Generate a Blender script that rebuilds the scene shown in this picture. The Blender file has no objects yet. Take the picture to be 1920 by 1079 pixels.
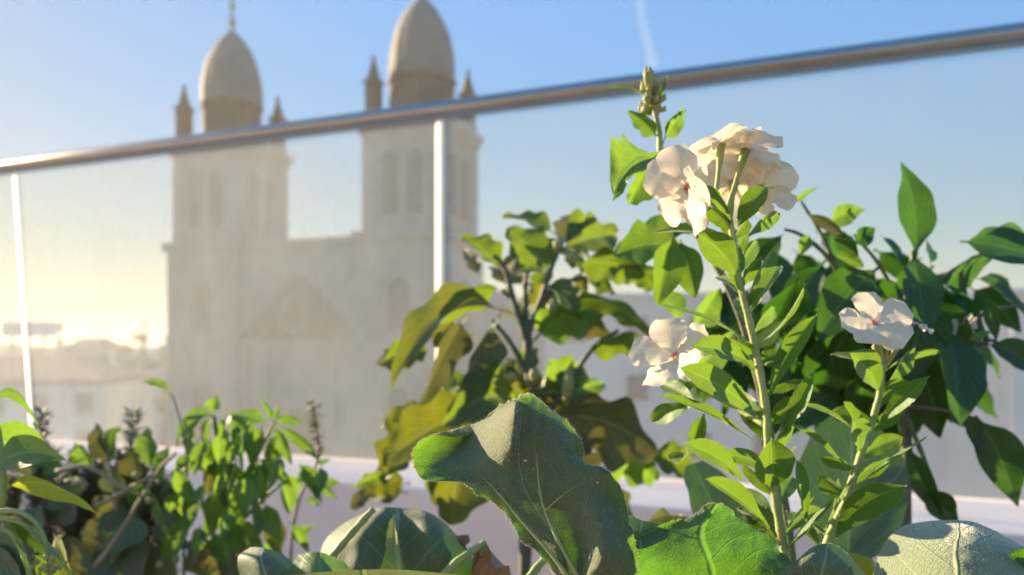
import bpy, math, random
from mathutils import Vector, Matrix, noise
R = math.radians
scene = bpy.context.scene
C = scene.collection

# ------------------------------------------------------------------ camera, sky, sun, exposure
F = 1500.0                                   # focal length in pixels of a 1920 px wide frame
cam_d = bpy.data.cameras.new('camera'); cam = bpy.data.objects.new('camera', cam_d); C.objects.link(cam)
cam.location = (0, 0, 0); cam.rotation_euler = (R(90), 0, 0)
cam_d.lens = 36 * F / 1920; cam_d.sensor_width = 36
cam_d.shift_y = 115.5 / 1920
cam_d.clip_start = .02; cam_d.clip_end = 20000
cam_d.dof.use_dof = True; cam_d.dof.focus_distance = .36; cam_d.dof.aperture_fstop = 8.6
scene.camera = cam

SUN_AZ, SUN_EL = 57.0, 16.0                  # degrees left of the view direction, above the horizon
w = bpy.data.worlds.new('World'); scene.world = w; w.use_nodes = True
nt = w.node_tree; nt.nodes.clear()
sky = nt.nodes.new('ShaderNodeTexSky'); sky.sky_type = 'NISHITA'; sky.sun_disc = False
sky.sun_elevation = R(SUN_EL); sky.sun_rotation = R(-SUN_AZ)
sky.altitude = 20; sky.air_density = 1.0; sky.dust_density = .35; sky.ozone_density = 2.6
bg = nt.nodes.new('ShaderNodeBackground'); bg.inputs[1].default_value = .10
wo = nt.nodes.new('ShaderNodeOutputWorld')
# soften the steep brightness fall-off round the low sun (the photograph holds detail there) and deepen the blue
hs = nt.nodes.new('ShaderNodeHueSaturation'); hs.inputs['Saturation'].default_value = 1.28; nt.links.new(sky.outputs[0], hs.inputs['Color'])
bw = nt.nodes.new('ShaderNodeRGBToBW'); nt.links.new(hs.outputs[0], bw.inputs[0])
pw = nt.nodes.new('ShaderNodeMath'); pw.operation = 'POWER'; nt.links.new(bw.outputs[0], pw.inputs[0]); pw.inputs[1].default_value = -.84
vm = nt.nodes.new('ShaderNodeVectorMath'); vm.operation = 'SCALE'; nt.links.new(hs.outputs[0], vm.inputs[0]); nt.links.new(pw.outputs[0], vm.inputs['Scale'])
nt.links.new(vm.outputs[0], bg.inputs[0]); nt.links.new(bg.outputs[0], wo.inputs[0])
sd = bpy.data.lights.new('sun', 'SUN'); sd.energy = 5.0; sd.angle = R(.5); sd.color = (1, .80, .53)
sun = bpy.data.objects.new('sun', sd); C.objects.link(sun)
sdir = Vector((-math.sin(R(SUN_AZ)) * math.cos(R(SUN_EL)), math.cos(R(SUN_AZ)) * math.cos(R(SUN_EL)), math.sin(R(SUN_EL))))
sun.rotation_euler = sdir.to_track_quat('Z', 'Y').to_euler()
scene.view_settings.view_transform = 'Standard'; scene.view_settings.look = 'None'
scene.view_settings.exposure = 1.86; scene.view_settings.gamma = 1
scene.cycles.max_bounces = 8; scene.cycles.transparent_max_bounces = 24
scene.cycles.volume_bounces = 0

# ------------------------------------------------------------------ helpers
def P(px, py, d):
    return Vector(((px - 960) / F * d, d, (655 - py) / F * d))

class MB:
    def __init__(s): s.v = []; s.f = []; s.uv = {}
    def add(s, vs, fs):
        o = len(s.v); s.v += [Vector(v) for v in vs]; s.f += [tuple(i + o for i in f) for f in fs]; return s
    def box(s, c, h, ax=None):
        c = Vector(c); ax = ax or (Vector((1,0,0)), Vector((0,1,0)), Vector((0,0,1)))
        vs = [c + ax[0]*h[0]*i + ax[1]*h[1]*j + ax[2]*h[2]*k for k in (-1,1) for j in (-1,1) for i in (-1,1)]
        return s.add(vs, [(0,2,3,1),(4,5,7,6),(0,1,5,4),(2,6,7,3),(0,4,6,2),(1,3,7,5)])
    def lathe(s, base, prof, n=24, rot=0.0, cap=True):
        vs = []; fs = []
        for r, z in prof:
            for k in range(n):
                a = 2*math.pi*k/n + rot; vs.append((base[0]+r*math.cos(a), base[1]+r*math.sin(a), base[2]+z))
        for i in range(len(prof)-1):
            for k in range(n):
                k2 = (k+1) % n; fs.append((i*n+k, i*n+k2, (i+1)*n+k2, (i+1)*n+k))
        if cap: fs.append(tuple(range(n))[::-1]); fs.append(tuple((len(prof)-1)*n+k for k in range(n)))
        return s.add(vs, fs)
    def tube(s, pts, rad, n=8, cap=True):
        if not isinstance(rad, (list, tuple)): rad = [rad]*len(pts)
        vs = []; fs = []; nrm = None
        for i, p in enumerate(pts):
            t = (pts[min(i+1, len(pts)-1)] - pts[max(i-1, 0)])
            if t.length < 1e-9: t = Vector((0,0,1))
            t.normalize()
            if nrm is None:
                nrm = t.cross(Vector((0,1,0)));
                if nrm.length < .1: nrm = t.cross(Vector((1,0,0)))
            nrm = (nrm - t*nrm.dot(t)).normalized(); b = t.cross(nrm)
            for k in range(n):
                a = 2*math.pi*k/n; vs.append(p + (nrm*math.cos(a) + b*math.sin(a))*rad[i])
        for i in range(len(pts)-1):
            for k in range(n):
                k2 = (k+1) % n; fs.append((i*n+k, i*n+k2, (i+1)*n+k2, (i+1)*n+k))
        if cap: fs.append(tuple(range(n))[::-1]); fs.append(tuple((len(pts)-1)*n+k for k in range(n)))
        return s.add(vs, fs)
    def build(s, name, mat, parent=None, smooth=False, bevel=0):
        me = bpy.data.meshes.new(name); me.from_pydata(s.v, [], s.f); me.materials.append(mat)
        if s.uv:
            ul = me.uv_layers.new(name='UVMap')
            for lp in me.loops: ul.data[lp.index].uv = s.uv.get(lp.vertex_index, (.5, .5))
        if smooth: me.polygons.foreach_set('use_smooth', [True]*len(me.polygons))
        me.update()
        o = bpy.data.objects.new(name, me); C.objects.link(o)
        if parent is not None:
            o.parent = parent; o.matrix_parent_inverse = parent.matrix_world.inverted()
            o.matrix_parent_inverse = Matrix.Translation(-origin_of(parent))
        if bevel:
            m = o.modifiers.new('bevel', 'BEVEL'); m.width = bevel; m.segments = 2; m.limit_method = 'ANGLE'
        return o

def origin_of(o):
    p = Vector(o.location)
    # only empties at top level are moved away from the origin; parts stay at the thing's frame
    return p if o.parent is None else Vector((0,0,0))

def tag(o, label=None, cat=None, group=None, kind=None):
    if label: o['label'] = label
    if cat: o['category'] = cat
    if group: o['group'] = group
    if kind: o['kind'] = kind
    return o
def thing(name, loc, label, cat, group=None):
    o = bpy.data.objects.new(name, None); C.objects.link(o); o.location = loc; o.empty_display_size = .05
    return tag(o, label, cat, group)

def crom(pts, n):
    """Catmull-Rom through points (tuples or vectors)."""
    pts = [Vector(p) for p in pts]
    if len(pts) < 2: return pts
    ext = [pts[0]*2 - pts[1]] + pts + [pts[-1]*2 - pts[-2]]
    out = []; m = len(pts)-1
    for i in range(n+1):
        t = i/n*m; k = min(int(t), m-1); f = t-k
        a, b, c, d = ext[k:k+4]
        out.append(.5*((2*b) + (c-a)*f + (2*a-5*b+4*c-d)*f*f + (3*b-a-3*c+d)*f**3))
    return out

# ------------------------------------------------------------------ materials
def newmat(name):
    m = bpy.data.materials.new(name); m.use_nodes = True; n = m.node_tree; n.nodes.clear()
    out = n.nodes.new('ShaderNodeOutputMaterial'); return m, n, out
def N(n, t, **k):
    x = n.nodes.new(t)
    for a, b in k.items(): setattr(x, a, b)
    return x
def math_n(n, op, a, b=None, c=None):
    x = N(n, 'ShaderNodeMath', operation=op)
    for i, v in enumerate((a, b, c)):
        if v is None: continue
        if isinstance(v, (int, float)): x.inputs[i].default_value = v
        else: n.links.new(v, x.inputs[i])
    return x.outputs[0]
def mixc(n, fac, a, b, mode='MIX'):
    x = N(n, 'ShaderNodeMix', data_type='RGBA', blend_type=mode)
    for i, v in ((0, fac), (6, a), (7, b)):
        if isinstance(v, (int, float)): x.inputs[i].default_value = v
        elif isinstance(v, tuple): x.inputs[i].default_value = (*v[:3], 1)
        else: n.links.new(v, x.inputs[i])
    return x.outputs[2]
def noise_n(n, scale, detail=4, co='Object', rough=.55, stretch=None):
    tc = N(n, 'ShaderNodeTexCoord'); t = N(n, 'ShaderNodeTexNoise')
    t.inputs['Scale'].default_value = scale; t.inputs['Detail'].default_value = detail; t.inputs['Roughness'].default_value = rough
    src = tc.outputs[co]
    if stretch:
        mp = N(n, 'ShaderNodeMapping'); mp.inputs['Scale'].default_value = stretch; n.links.new(src, mp.inputs[0]); src = mp.outputs[0]
    n.links.new(src, t.inputs[0]); return t.outputs[0]
def ramp(n, src, lo, hi):
    x = N(n, 'ShaderNodeMapRange'); x.inputs[1].default_value = lo; x.inputs[2].default_value = hi
    n.links.new(src, x.inputs[0]); return x.outputs[0]
def bump(n, src, strength, dist):
    b = N(n, 'ShaderNodeBump'); b.inputs['Strength'].default_value = strength; b.inputs['Distance'].default_value = dist
    n.links.new(src, b.inputs['Height']); return b.outputs[0]

def surf(name, a, b, scale=3, rough=.8, metal=0, bmp=.3, bd=.01, lo=.35, hi=.65, stretch=None, spec=.5, fine=None):
    m, n, out = newmat(name); p = N(n, 'ShaderNodeBsdfPrincipled')
    s = noise_n(n, scale, 5, stretch=stretch); f = ramp(n, s, lo, hi)
    n.links.new(mixc(n, f, a, b), p.inputs['Base Color'])
    p.inputs['Roughness'].default_value = rough; p.inputs['Metallic'].default_value = metal
    p.inputs['Specular IOR Level'].default_value = spec
    s2 = noise_n(n, fine or scale*8, 4); n.links.new(bump(n, s2, bmp, bd), p.inputs['Normal'])
    n.links.new(p.outputs[0], out.inputs[0]); return m

def leaf_mat(name, c1, c2, back, trans, tf=.42, rough=.5, sheen=0.0, veins=7, vslope=.45, veincol=None, vw=.06, spec=.4, nscale=60, vamp=.6, bmp=.25, spots=None, rim=.0):
    m, n, out = newmat(name)
    tc = N(n, 'ShaderNodeTexCoord'); sp = N(n, 'ShaderNodeSeparateXYZ'); n.links.new(tc.outputs['UV'], sp.inputs[0])
    u, v = sp.outputs[0], sp.outputs[1]
    nz = noise_n(n, nscale, 5); nl = noise_n(n, nscale*.25, 3)
    mabs = math_n(n, 'ABSOLUTE', math_n(n, 'MULTIPLY_ADD', u, 2, -1))
    mid = ramp(n, mabs, vw*1.3, vw*.3)
    # side veins: v shifted by distance from the midrib, bent by noise
    warp = math_n(n, 'MULTIPLY_ADD', nl, .25, -.125)
    t = math_n(n, 'ADD', math_n(n, 'MULTIPLY', math_n(n, 'SUBTRACT', v, math_n(n, 'MULTIPLY', mabs, vslope)), veins), warp)
    sgn = math_n(n, 'MULTIPLY', math_n(n, 'GREATER_THAN', u, .5), .37)
    fr = math_n(n, 'ABSOLUTE', math_n(n, 'SUBTRACT', math_n(n, 'FRACT', math_n(n, 'ADD', t, sgn)), .5))
    side = ramp(n, fr, vw*1.1, vw*.2)
    # network of small veins
    vo = N(n, 'ShaderNodeTexVoronoi', feature='DISTANCE_TO_EDGE'); vo.inputs['Scale'].default_value = nscale*4
    n.links.new(tc.outputs['Object'], vo.inputs[0]); net = ramp(n, vo.outputs['Distance'], .09, .01)
    vein = math_n(n, 'MAXIMUM', mid, math_n(n, 'MULTIPLY', side, .7))
    veina = math_n(n, 'MAXIMUM', vein, math_n(n, 'MULTIPLY', net, .22))
    base = mixc(n, ramp(n, nl, .3, .7), c1, c2)
    base = mixc(n, math_n(n, 'MULTIPLY', nz, .25), base, tuple(x*.55 for x in c1))
    if spots: base = mixc(n, ramp(n, nl, .52, .68), base, spots)
    geo = N(n, 'ShaderNodeNewGeometry')
    base = mixc(n, geo.outputs['Backfacing'], base, back)
    vc = veincol or tuple(min(1, x*2.2+.04) for x in c1)
    base = mixc(n, math_n(n, 'MULTIPLY', veina, vamp), base, vc)
    p = N(n, 'ShaderNodeBsdfPrincipled'); n.links.new(base, p.inputs['Base Color'])
    p.inputs['Roughness'].default_value = rough; p.inputs['Specular IOR Level'].default_value = spec
    if sheen:
        p.inputs['Sheen Weight'].default_value = sheen; p.inputs['Sheen Roughness'].default_value = .45
        p.inputs['Sheen Tint'].default_value = (1, .97, .85, 1)
    h = math_n(n, 'SUBTRACT', math_n(n, 'MULTIPLY', nz, .6), math_n(n, 'MULTIPLY', veina, .9))
    nb = bump(n, h, bmp, .0012); n.links.new(nb, p.inputs['Normal'])
    tr = N(n, 'ShaderNodeBsdfTranslucent'); tcv = mixc(n, math_n(n, 'MULTIPLY', veina, .45), mixc(n, ramp(n, nz, .3, .75), trans, tuple(x*.72 for x in trans)), tuple(min(1, x*1.35+.05) for x in trans))
    if spots: tcv = mixc(n, math_n(n, 'MULTIPLY', ramp(n, nl, .52, .68), .8), tcv, tuple(min(1, x*1.6) for x in spots))
    n.links.new(tcv, tr.inputs[0]); n.links.new(nb, tr.inputs['Normal'])
    mx = N(n, 'ShaderNodeMixShader'); mx.inputs[0].default_value = tf
    if rim:                                   # the blade is thinner, hence more translucent, towards its margin
        e = math_n(n, 'MAXIMUM', ramp(n, mabs, .72, 1.0), ramp(n, v, .86, 1.0)); e = math_n(n, 'MULTIPLY', math_n(n, 'POWER', e, 1.6), rim)
        n.links.new(math_n(n, 'ADD', e, tf), mx.inputs[0])
    n.links.new(p.outputs[0], mx.inputs[1]); n.links.new(tr.outputs[0], mx.inputs[2]); n.links.new(mx.outputs[0], out.inputs[0])
    return m

M = {}
M['vinca'] = leaf_mat('vinca_leaf', (.06,.15,.02), (.095,.20,.03), (.14,.24,.08), (.21,.36,.015), .38, .5, .35, veins=8, vslope=.5)
M['eggplant'] = leaf_mat('eggplant_leaf', (.06,.105,.03), (.085,.13,.04), (.10,.14,.06), (.23,.34,.012), .37, .62, .45, veins=6, nscale=22, vslope=.5)
M['hero'] = leaf_mat('fuzzy_leaf_underside', (.185,.175,.060), (.27,.24,.10), (.11,.13,.06), (.17,.37,.008), .12, .85, .25, veins=5, vslope=.55, veincol=(.40,.42,.24), vw=.022, nscale=110, vamp=.35, bmp=.9, rim=.36)
M['lush'] = leaf_mat('lush_green_leaf', (.045,.11,.01), (.06,.14,.015), (.12,.20,.08), (.13,.33,.004), .47, .5, .3, veins=5, vslope=.5, veincol=(.34,.48,.12), vw=.035, nscale=90, vamp=.6, bmp=.8)
M['round'] = leaf_mat('fuzzy_pale_leaf', (.30,.30,.09), (.36,.34,.12), (.16,.2,.1), (.40,.5,.06), .15, .8, .8, veins=4, vslope=.5, veincol=(.5,.5,.26), vw=.03, nscale=120, vamp=.5, bmp=.9)
M['grey'] = leaf_mat('blue_grey_leaf', (.080,.115,.045), (.105,.14,.062), (.09,.12,.05), (.14,.32,.02), .10, .65, .2, veins=5, vslope=.5, veincol=(.3,.36,.24), vw=.04, nscale=60)
M['pepper'] = leaf_mat('pepper_leaf', (.026,.062,.012), (.042,.085,.018), (.055,.095,.028), (.10,.28,.015), .28, .33, 0, veins=7, nscale=40, spec=.35, bmp=.35)
M['bush'] = leaf_mat('bush_leaf', (.07,.15,.035), (.11,.20,.05), (.13,.2,.08), (.24,.42,.03), .42, .45, .1, veins=6, nscale=30)
M['yellow'] = leaf_mat('yellowing_leaf', (.24,.29,.04), (.30,.32,.04), (.25,.28,.08), (.70,.68,.02), .50, .5, .2, veins=9, nscale=30)
M['aging'] = leaf_mat('aging_leaf', (.085,.12,.03), (.11,.14,.03), (.17,.20,.08), (.24,.26,.01), .32, .6, .3, veins=6, nscale=20, spots=(.17,.16,.02))
M['dead'] = leaf_mat('dead_leaf', (.34,.21,.10), (.46,.30,.16), (.38,.25,.14), (.5,.2,.05), .25, .8, .1, veins=5, nscale=50, bmp=.9)
M['olive'] = leaf_mat('olive_leaf', (.10,.12,.045), (.15,.15,.06), (.13,.14,.07), (.2,.2,.03), .25, .6, .3, veins=6, nscale=20)
M['stem'] = surf('pale_stem', (.22,.29,.07), (.36,.36,.13), 60, .6, bmp=.4, bd=.0008)
M['dstem'] = surf('dark_stem', (.07,.10,.045), (.13,.13,.07), 50, .6, bmp=.4, bd=.001)
M['bstem'] = surf('brown_stem', (.26,.20,.10), (.38,.30,.17), 40, .7, bmp=.4, bd=.001)
M['herb'] = surf('herb_needles', (.12,.14,.07), (.19,.17,.09), 30, .6, bmp=.2, bd=.001)
M['bud'] = surf('bud', (.24,.30,.08), (.42,.34,.13), 200, .7, bmp=.6, bd=.001)
def petal_mat():
    m, n, out = newmat('white_petal')
    tc = N(n, 'ShaderNodeTexCoord'); sp = N(n, 'ShaderNodeSeparateXYZ'); n.links.new(tc.outputs['UV'], sp.inputs[0])
    u, v = sp.outputs[0], sp.outputs[1]
    nz = noise_n(n, 150, 3)
    red = ramp(n, math_n(n, 'ADD', v, math_n(n, 'MULTIPLY', nz, .05)), .12, .06)
    st = N(n, 'ShaderNodeTexNoise'); st.inputs['Scale'].default_value = 1; st.inputs['Detail'].default_value = 2
    mp = N(n, 'ShaderNodeMapping'); mp.inputs['Scale'].default_value = (14, 1.2, 1); n.links.new(tc.outputs['UV'], mp.inputs[0]); n.links.new(mp.outputs[0], st.inputs[0])
    c = mixc(n, ramp(n, st.outputs[0], .35, .7), (.86,.75,.58), (.78,.66,.50))
    c = mixc(n, red, c, (.70,.18,.16))
    p = N(n, 'ShaderNodeBsdfPrincipled'); n.links.new(c, p.inputs['Base Color']); p.inputs['Roughness'].default_value = .6
    p.inputs['Sheen Weight'].default_value = .2
    nb = bump(n, st.outputs[0], .3, .0006); n.links.new(nb, p.inputs['Normal'])
    tr = N(n, 'ShaderNodeBsdfTranslucent'); n.links.new(c, tr.inputs[0])
    mx = N(n, 'ShaderNodeMixShader'); mx.inputs[0].default_value = .42
    n.links.new(p.outputs[0], mx.inputs[1]); n.links.new(tr.outputs[0], mx.inputs[2]); n.links.new(mx.outputs[0], out.inputs[0]); return m
M['petal'] = petal_mat()
M['hair'] = None
def hair_mat():
    m, n, out = newmat('plant_hair'); p = N(n, 'ShaderNodeBsdfPrincipled'); p.inputs['Base Color'].default_value = (.72,.68,.50,1); p.inputs['Roughness'].default_value = .6
    s = noise_n(n, 80, 2); n.links.new(mixc(n, s, (.66,.62,.44), (.78,.74,.58)), p.inputs['Base Color'])
    tr = N(n, 'ShaderNodeBsdfTranslucent'); tr.inputs[0].default_value = (.8,.8,.6,1)
    mx = N(n, 'ShaderNodeMixShader'); mx.inputs[0].default_value = .5
    n.links.new(p.outputs[0], mx.inputs[1]); n.links.new(tr.outputs[0], mx.inputs[2]); n.links.new(mx.outputs[0], out.inputs[0]); return m
M['hair'] = hair_mat()

M['steel'] = surf('brushed_steel', (.36,.32,.275), (.43,.385,.34), 6, .30, 1.0, bmp=.05, bd=.001, stretch=(1,1,20))
M['ledge'] = surf('painted_ledge', (.84,.70,.61), (.74,.60,.53), 2.5, .75, bmp=.3, bd=.003)
M['planter'] = surf('planter_board', (.20,.17,.15), (.27,.23,.20), 6, .8, bmp=.4, bd=.003, stretch=(1,1,8))
M['soil'] = surf('potting_soil', (.035,.025,.018), (.07,.05,.035), 25, .95, bmp=1, bd=.02)
M['deck'] = surf('terrace_tiles', (.42,.36,.31), (.50,.43,.37), 2, .8, bmp=.2, bd=.004)
M['stone'] = surf('cream_render', (.38,.35,.29), (.24,.22,.185), .45, .9, bmp=.4, bd=.05, fine=4)
M['stonedark'] = surf('weathered_stone', (.20,.14,.08), (.14,.10,.065), .6, .9, bmp=.4, bd=.05, fine=5)  # own tone of drum and pinnacles; on the gable it paints shade
M['dome'] = surf('dome_render', (.25,.22,.17), (.18,.165,.135), .5, .85, bmp=.4, bd=.04, fine=5)
M['dark_timber'] = surf('timber_louvre', (.10,.085,.065), (.15,.12,.09), 2, .85, bmp=.3, bd=.02)  # dark brown of the louvres and tower windows
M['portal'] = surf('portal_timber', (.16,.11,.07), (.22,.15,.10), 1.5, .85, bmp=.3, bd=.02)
M['wall_white'] = surf('white_wall', (.70,.69,.68), (.60,.59,.58), .3, .9, bmp=.3, bd=.03, fine=3)
M['wall_sand'] = surf('sand_wall', (.48,.38,.27), (.40,.32,.23), .2, .9, bmp=.3, bd=.03, fine=3)
M['wall_grey'] = surf('grey_wall', (.40,.38,.36), (.33,.32,.30), .2, .9, bmp=.3, bd=.03, fine=3)
M['roof'] = surf('tile_roof', (.30,.18,.12), (.24,.15,.10), .8, .9, bmp=.6, bd=.05, fine=6)
M['pane'] = surf('window_pane', (.06,.07,.08), (.09,.10,.11), 1, .15, bmp=.02, bd=.001)
M['ground'] = surf('earth', (.22,.18,.13), (.16,.15,.09), .02, .95, bmp=.5, bd=.1, fine=.5)
M['asphalt'] = surf('asphalt', (.05,.05,.05), (.065,.063,.06), .4, .9, bmp=.3, bd=.01, fine=20)
M['treeleaf'] = leaf_mat('tree_foliage', (.05,.07,.03), (.08,.10,.04), (.07,.09,.04), (.15,.2,.04), .3, .6, 0, nscale=1)
M['bark'] = surf('bark', (.12,.09,.06), (.18,.13,.09), 3, .9, bmp=.8, bd=.05)

def glass_mat():
    m, n, out = newmat('dusty_glass')
    tr = N(n, 'ShaderNodeBsdfTransparent'); tr.inputs[0].default_value = (.93,.975,.95,1)
    gl = N(n, 'ShaderNodeBsdfGlossy'); gl.inputs['Roughness'].default_value = .03
    fr = N(n, 'ShaderNodeFresnel'); fr.inputs[0].default_value = 1.45
    m1 = N(n, 'ShaderNodeMixShader'); n.links.new(math_n(n, 'MULTIPLY', fr.outputs[0], .9), m1.inputs[0]); n.links.new(tr.outputs[0], m1.inputs[1]); n.links.new(gl.outputs[0], m1.inputs[2])
    d = N(n, 'ShaderNodeBsdfTranslucent'); d.inputs[0].default_value = (.92,.87,.76,1)
    d2 = N(n, 'ShaderNodeBsdfDiffuse'); d2.inputs[0].default_value = (.7,.64,.56,1)
    dm = N(n, 'ShaderNodeMixShader'); dm.inputs[0].default_value = .3; n.links.new(d.outputs[0], dm.inputs[1]); n.links.new(d2.outputs[0], dm.inputs[2])
    a = noise_n(n, 1.1, 4); b = noise_n(n, 7, 5, stretch=(1, 1, .35)); c = noise_n(n, 160, 2)
    dust = math_n(n, 'ADD', math_n(n, 'MULTIPLY', ramp(n, a, .3, .75), .22), math_n(n, 'MULTIPLY', ramp(n, b, .35, .8), .12))
    dust = math_n(n, 'ADD', math_n(n, 'ADD', dust, .20), math_n(n, 'MULTIPLY', ramp(n, c, .66, .75), .05))
    tcx = N(n, 'ShaderNodeTexCoord'); sx = N(n, 'ShaderNodeSeparateXYZ'); n.links.new(tcx.outputs['Object'], sx.inputs[0])   # dust share raised to the left to imitate sun glare scattered forward
    gx = N(n, 'ShaderNodeMapRange'); gx.inputs[1].default_value = -2.2; gx.inputs[2].default_value = 1.0; gx.inputs[3].default_value = 1.2; gx.inputs[4].default_value = .42; n.links.new(sx.outputs[0], gx.inputs[0])
    dust = math_n(n, 'MULTIPLY', dust, gx.outputs[0])
    m2 = N(n, 'ShaderNodeMixShader'); n.links.new(dust, m2.inputs[0]); n.links.new(m1.outputs[0], m2.inputs[1]); n.links.new(dm.outputs[0], m2.inputs[2])
    n.links.new(m2.outputs[0], out.inputs[0]); return m
M['glass'] = glass_mat()
def edge_mat():
    m, n, out = newmat('polished_glass_edge')
    p = N(n, 'ShaderNodeBsdfPrincipled'); n.links.new(mixc(n, noise_n(n, 6, 3), (.88,.88,.74), (.93,.92,.80)), p.inputs['Base Color']); p.inputs['Roughness'].default_value = .12
    tr = N(n, 'ShaderNodeBsdfTranslucent'); tr.inputs[0].default_value = (.95,.97,.86,1)
    mx = N(n, 'ShaderNodeMixShader'); mx.inputs[0].default_value = .7
    n.links.new(p.outputs[0], mx.inputs[1]); n.links.new(tr.outputs[0], mx.inputs[2]); n.links.new(mx.outputs[0], out.inputs[0]); return m
M['edge'] = edge_mat()

# ================================================================== THE SETTING
GZ = -14.0
MB().add([(-2500,-2500,GZ),(2500,-2500,GZ),(2500,2500,GZ),(-2500,2500,GZ)], [(0,1,2,3)]).build('ground', M['ground'])['kind'] = 'structure'
st = MB().add([(-80,16,GZ+.02),(80,-20,GZ+.02),(80,4,GZ+.02),(-80,40,GZ+.02)], [(0,1,2,3)]).build('street', M['asphalt']); st['kind'] = 'structure'
A = Vector((-2.016, 3.15, 0)); B = Vector((1.16, 1.815, 0)); U = (B-A).normalized(); NI = Vector((U.y, -U.x, 0))   # NI points to the camera side
if NI.y > 0: NI = -NI
Z = Vector((0,0,1)); AX = (U, NI, Z)
def LN(s, off=0, z=0): return A + U*s + NI*off + Z*z      # s metres along the rail from A
# terrace building (on whose roof the garden stands), deck, kerb
tb = thing('terrace_building', LN(1.7, 4, GZ), 'pale building whose roof terrace carries the planters and the glass railing', 'building')
MB().box(LN(1.7, 3.95, (GZ-.85)/2), (8, 3.98, (-.85-GZ)/2), AX).build('wall', M['wall_white'], tb)
k = MB().box(LN(1.7, 4.2, -.80), (7.9, 3.7, .05), AX).build('terrace_deck', M['deck']); k['kind'] = 'structure'
kb = MB().box(LN(1.7, .16, -.60), (8, .20, .25), AX).build('ledge', M['ledge'], bevel=.006)
tag(kb, 'pale painted ledge at the foot of the glass railing', 'ledge')

# railing
rl = thing('glass_railing', LN(1.7, 0, -.35), 'dusty frameless glass railing under a round steel handrail', 'railing')
MB().tube([LN(-6, 0, .72), LN(9.5, 0, .72)], .0215, 24).build('handrail', M['steel'], rl, smooth=True)
MB().box(LN(1.7, 0, .6935), (7.7, .010, .004), AX).build('top_channel', M['steel'], rl)
def s_at(px):                 # parameter s where the railing line crosses the pixel column px (for joint spacing only)
    k = (px-960)/F; return (k*A.y - A.x)/(U.x - k*U.y)
jt = [(-5.9, -5.9), (s_at(27), s_at(60)), (s_at(825), s_at(825))]
gap = jt[2][0]-jt[1][0]
jt += [(jt[2][0]+gap, jt[2][0]+gap), (9.3, 9.3)]
zt, zb = .690, -.352
for i in range(len(jt)-1):
    g = .012
    a0, a1 = jt[i][0]+g, jt[i][1]+g; b0, b1 = jt[i+1][0]-g, jt[i+1][1]-g
    m = MB(); m.add([LN(a1,0,zb), LN(b1,0,zb), LN(b0,0,zt), LN(a0,0,zt)], [(0,1,2,3)])
    o = m.build('glass_panel', M['glass'], rl)
for i in range(1, len(jt)-1):                # translucent strip added in each joint to catch sun like bright glass edges
    e = MB(); hw = (.0075 if i == 1 else .0145); vs = []; n_ = 8
    for zz, sc in ((zb, jt[i][1]), (zt, jt[i][0])):
        for k in range(n_+1):
            a = math.pi*k/n_; vs.append(LN(sc-hw*math.cos(a), -.006*math.sin(a), zz))
    e.add(vs, [(k, k+1, n_+2+k, n_+1+k) for k in range(n_)])
    e.build('lit_edge_strip', M['edge'], rl, smooth=True)

# planters
pl = thing('planter_bed', (0, .7, -.75), 'long low planter bed of dark soil holding all the plants', 'planter')
px0, px1, py0, py1, zp = -1.15, 1.0, .12, 1.22, -.36
m = MB()
m.box(((px0+px1)/2, py0, (zp-.75)/2), ((px1-px0)/2, .02, (.75+zp)/2)); m.box(((px0+px1)/2, py1, (zp-.75)/2), ((px1-px0)/2, .02, (.75+zp)/2))
m.box((px0-.0, (py0+py1)/2, (zp-.75)/2), (.02, (py1-py0)/2-.02, (.75+zp)/2)); m.box((px1, (py0+py1)/2, (zp-.75)/2), (.02, (py1-py0)/2-.02, (.75+zp)/2))
m.build('side_board', M['planter'], pl)
m = MB(); nx, ny = 60, 34; vs = []; fs = []
for j in range(ny+1):
    for i in range(nx+1):
        x = px0+.02+(px1-px0-.04)*i/nx; y = py0+.02+(py1-py0-.04)*j/ny
        vs.append((x, y, zp-.03+.02*noise.noise(Vector((x*9, y*9, 0)))+.01*noise.noise(Vector((x*30, y*30, 5)))))
for j in range(ny):
    for i in range(nx): a = j*(nx+1)+i; fs.append((a, a+1, a+nx+2, a+nx+1))
m.add(vs, fs).build('soil', M['soil'], pl, smooth=True)

# ------------------------------------------------------------------ church
CE = (U.copy()); CE = Vector((14.2,-5.5,0)).normalized(); CN = Vector((-CE.y, CE.x, 0)); CAX = (CE, CN, Z)
TL = Vector((-19.95, 57, 0)); TR = Vector((-5.8, 51.5, 0))
ch = thing('church', ((TL+TR)/2).to_tuple()[:2] + (GZ,), 'pale twin-towered church with onion domes rising behind the glass railing', 'church')
HW = 2.65
def arch_pts(w_, h_, n=10):
    return [(-w_, 0), (w_, 0)] + [(w_*math.cos(math.pi*k/n), h_-w_+w_*math.sin(math.pi*k/n)) for k in range(n+1)]
def arched(mb, c, ax, nrm, w_, h_, depth):
    pts = arch_pts(w_, h_); n = len(pts)
    fr = [c + ax*x + Z*z + nrm*depth for x, z in pts]; bk = [c + ax*x + Z*z - nrm*.1 for x, z in pts]
    mb.add(fr+bk, [tuple(range(n)), tuple(range(2*n-1, n-1, -1))] + [(i, n+i, n+(i+1)%n, (i+1)%n) for i in range(n)])
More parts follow.
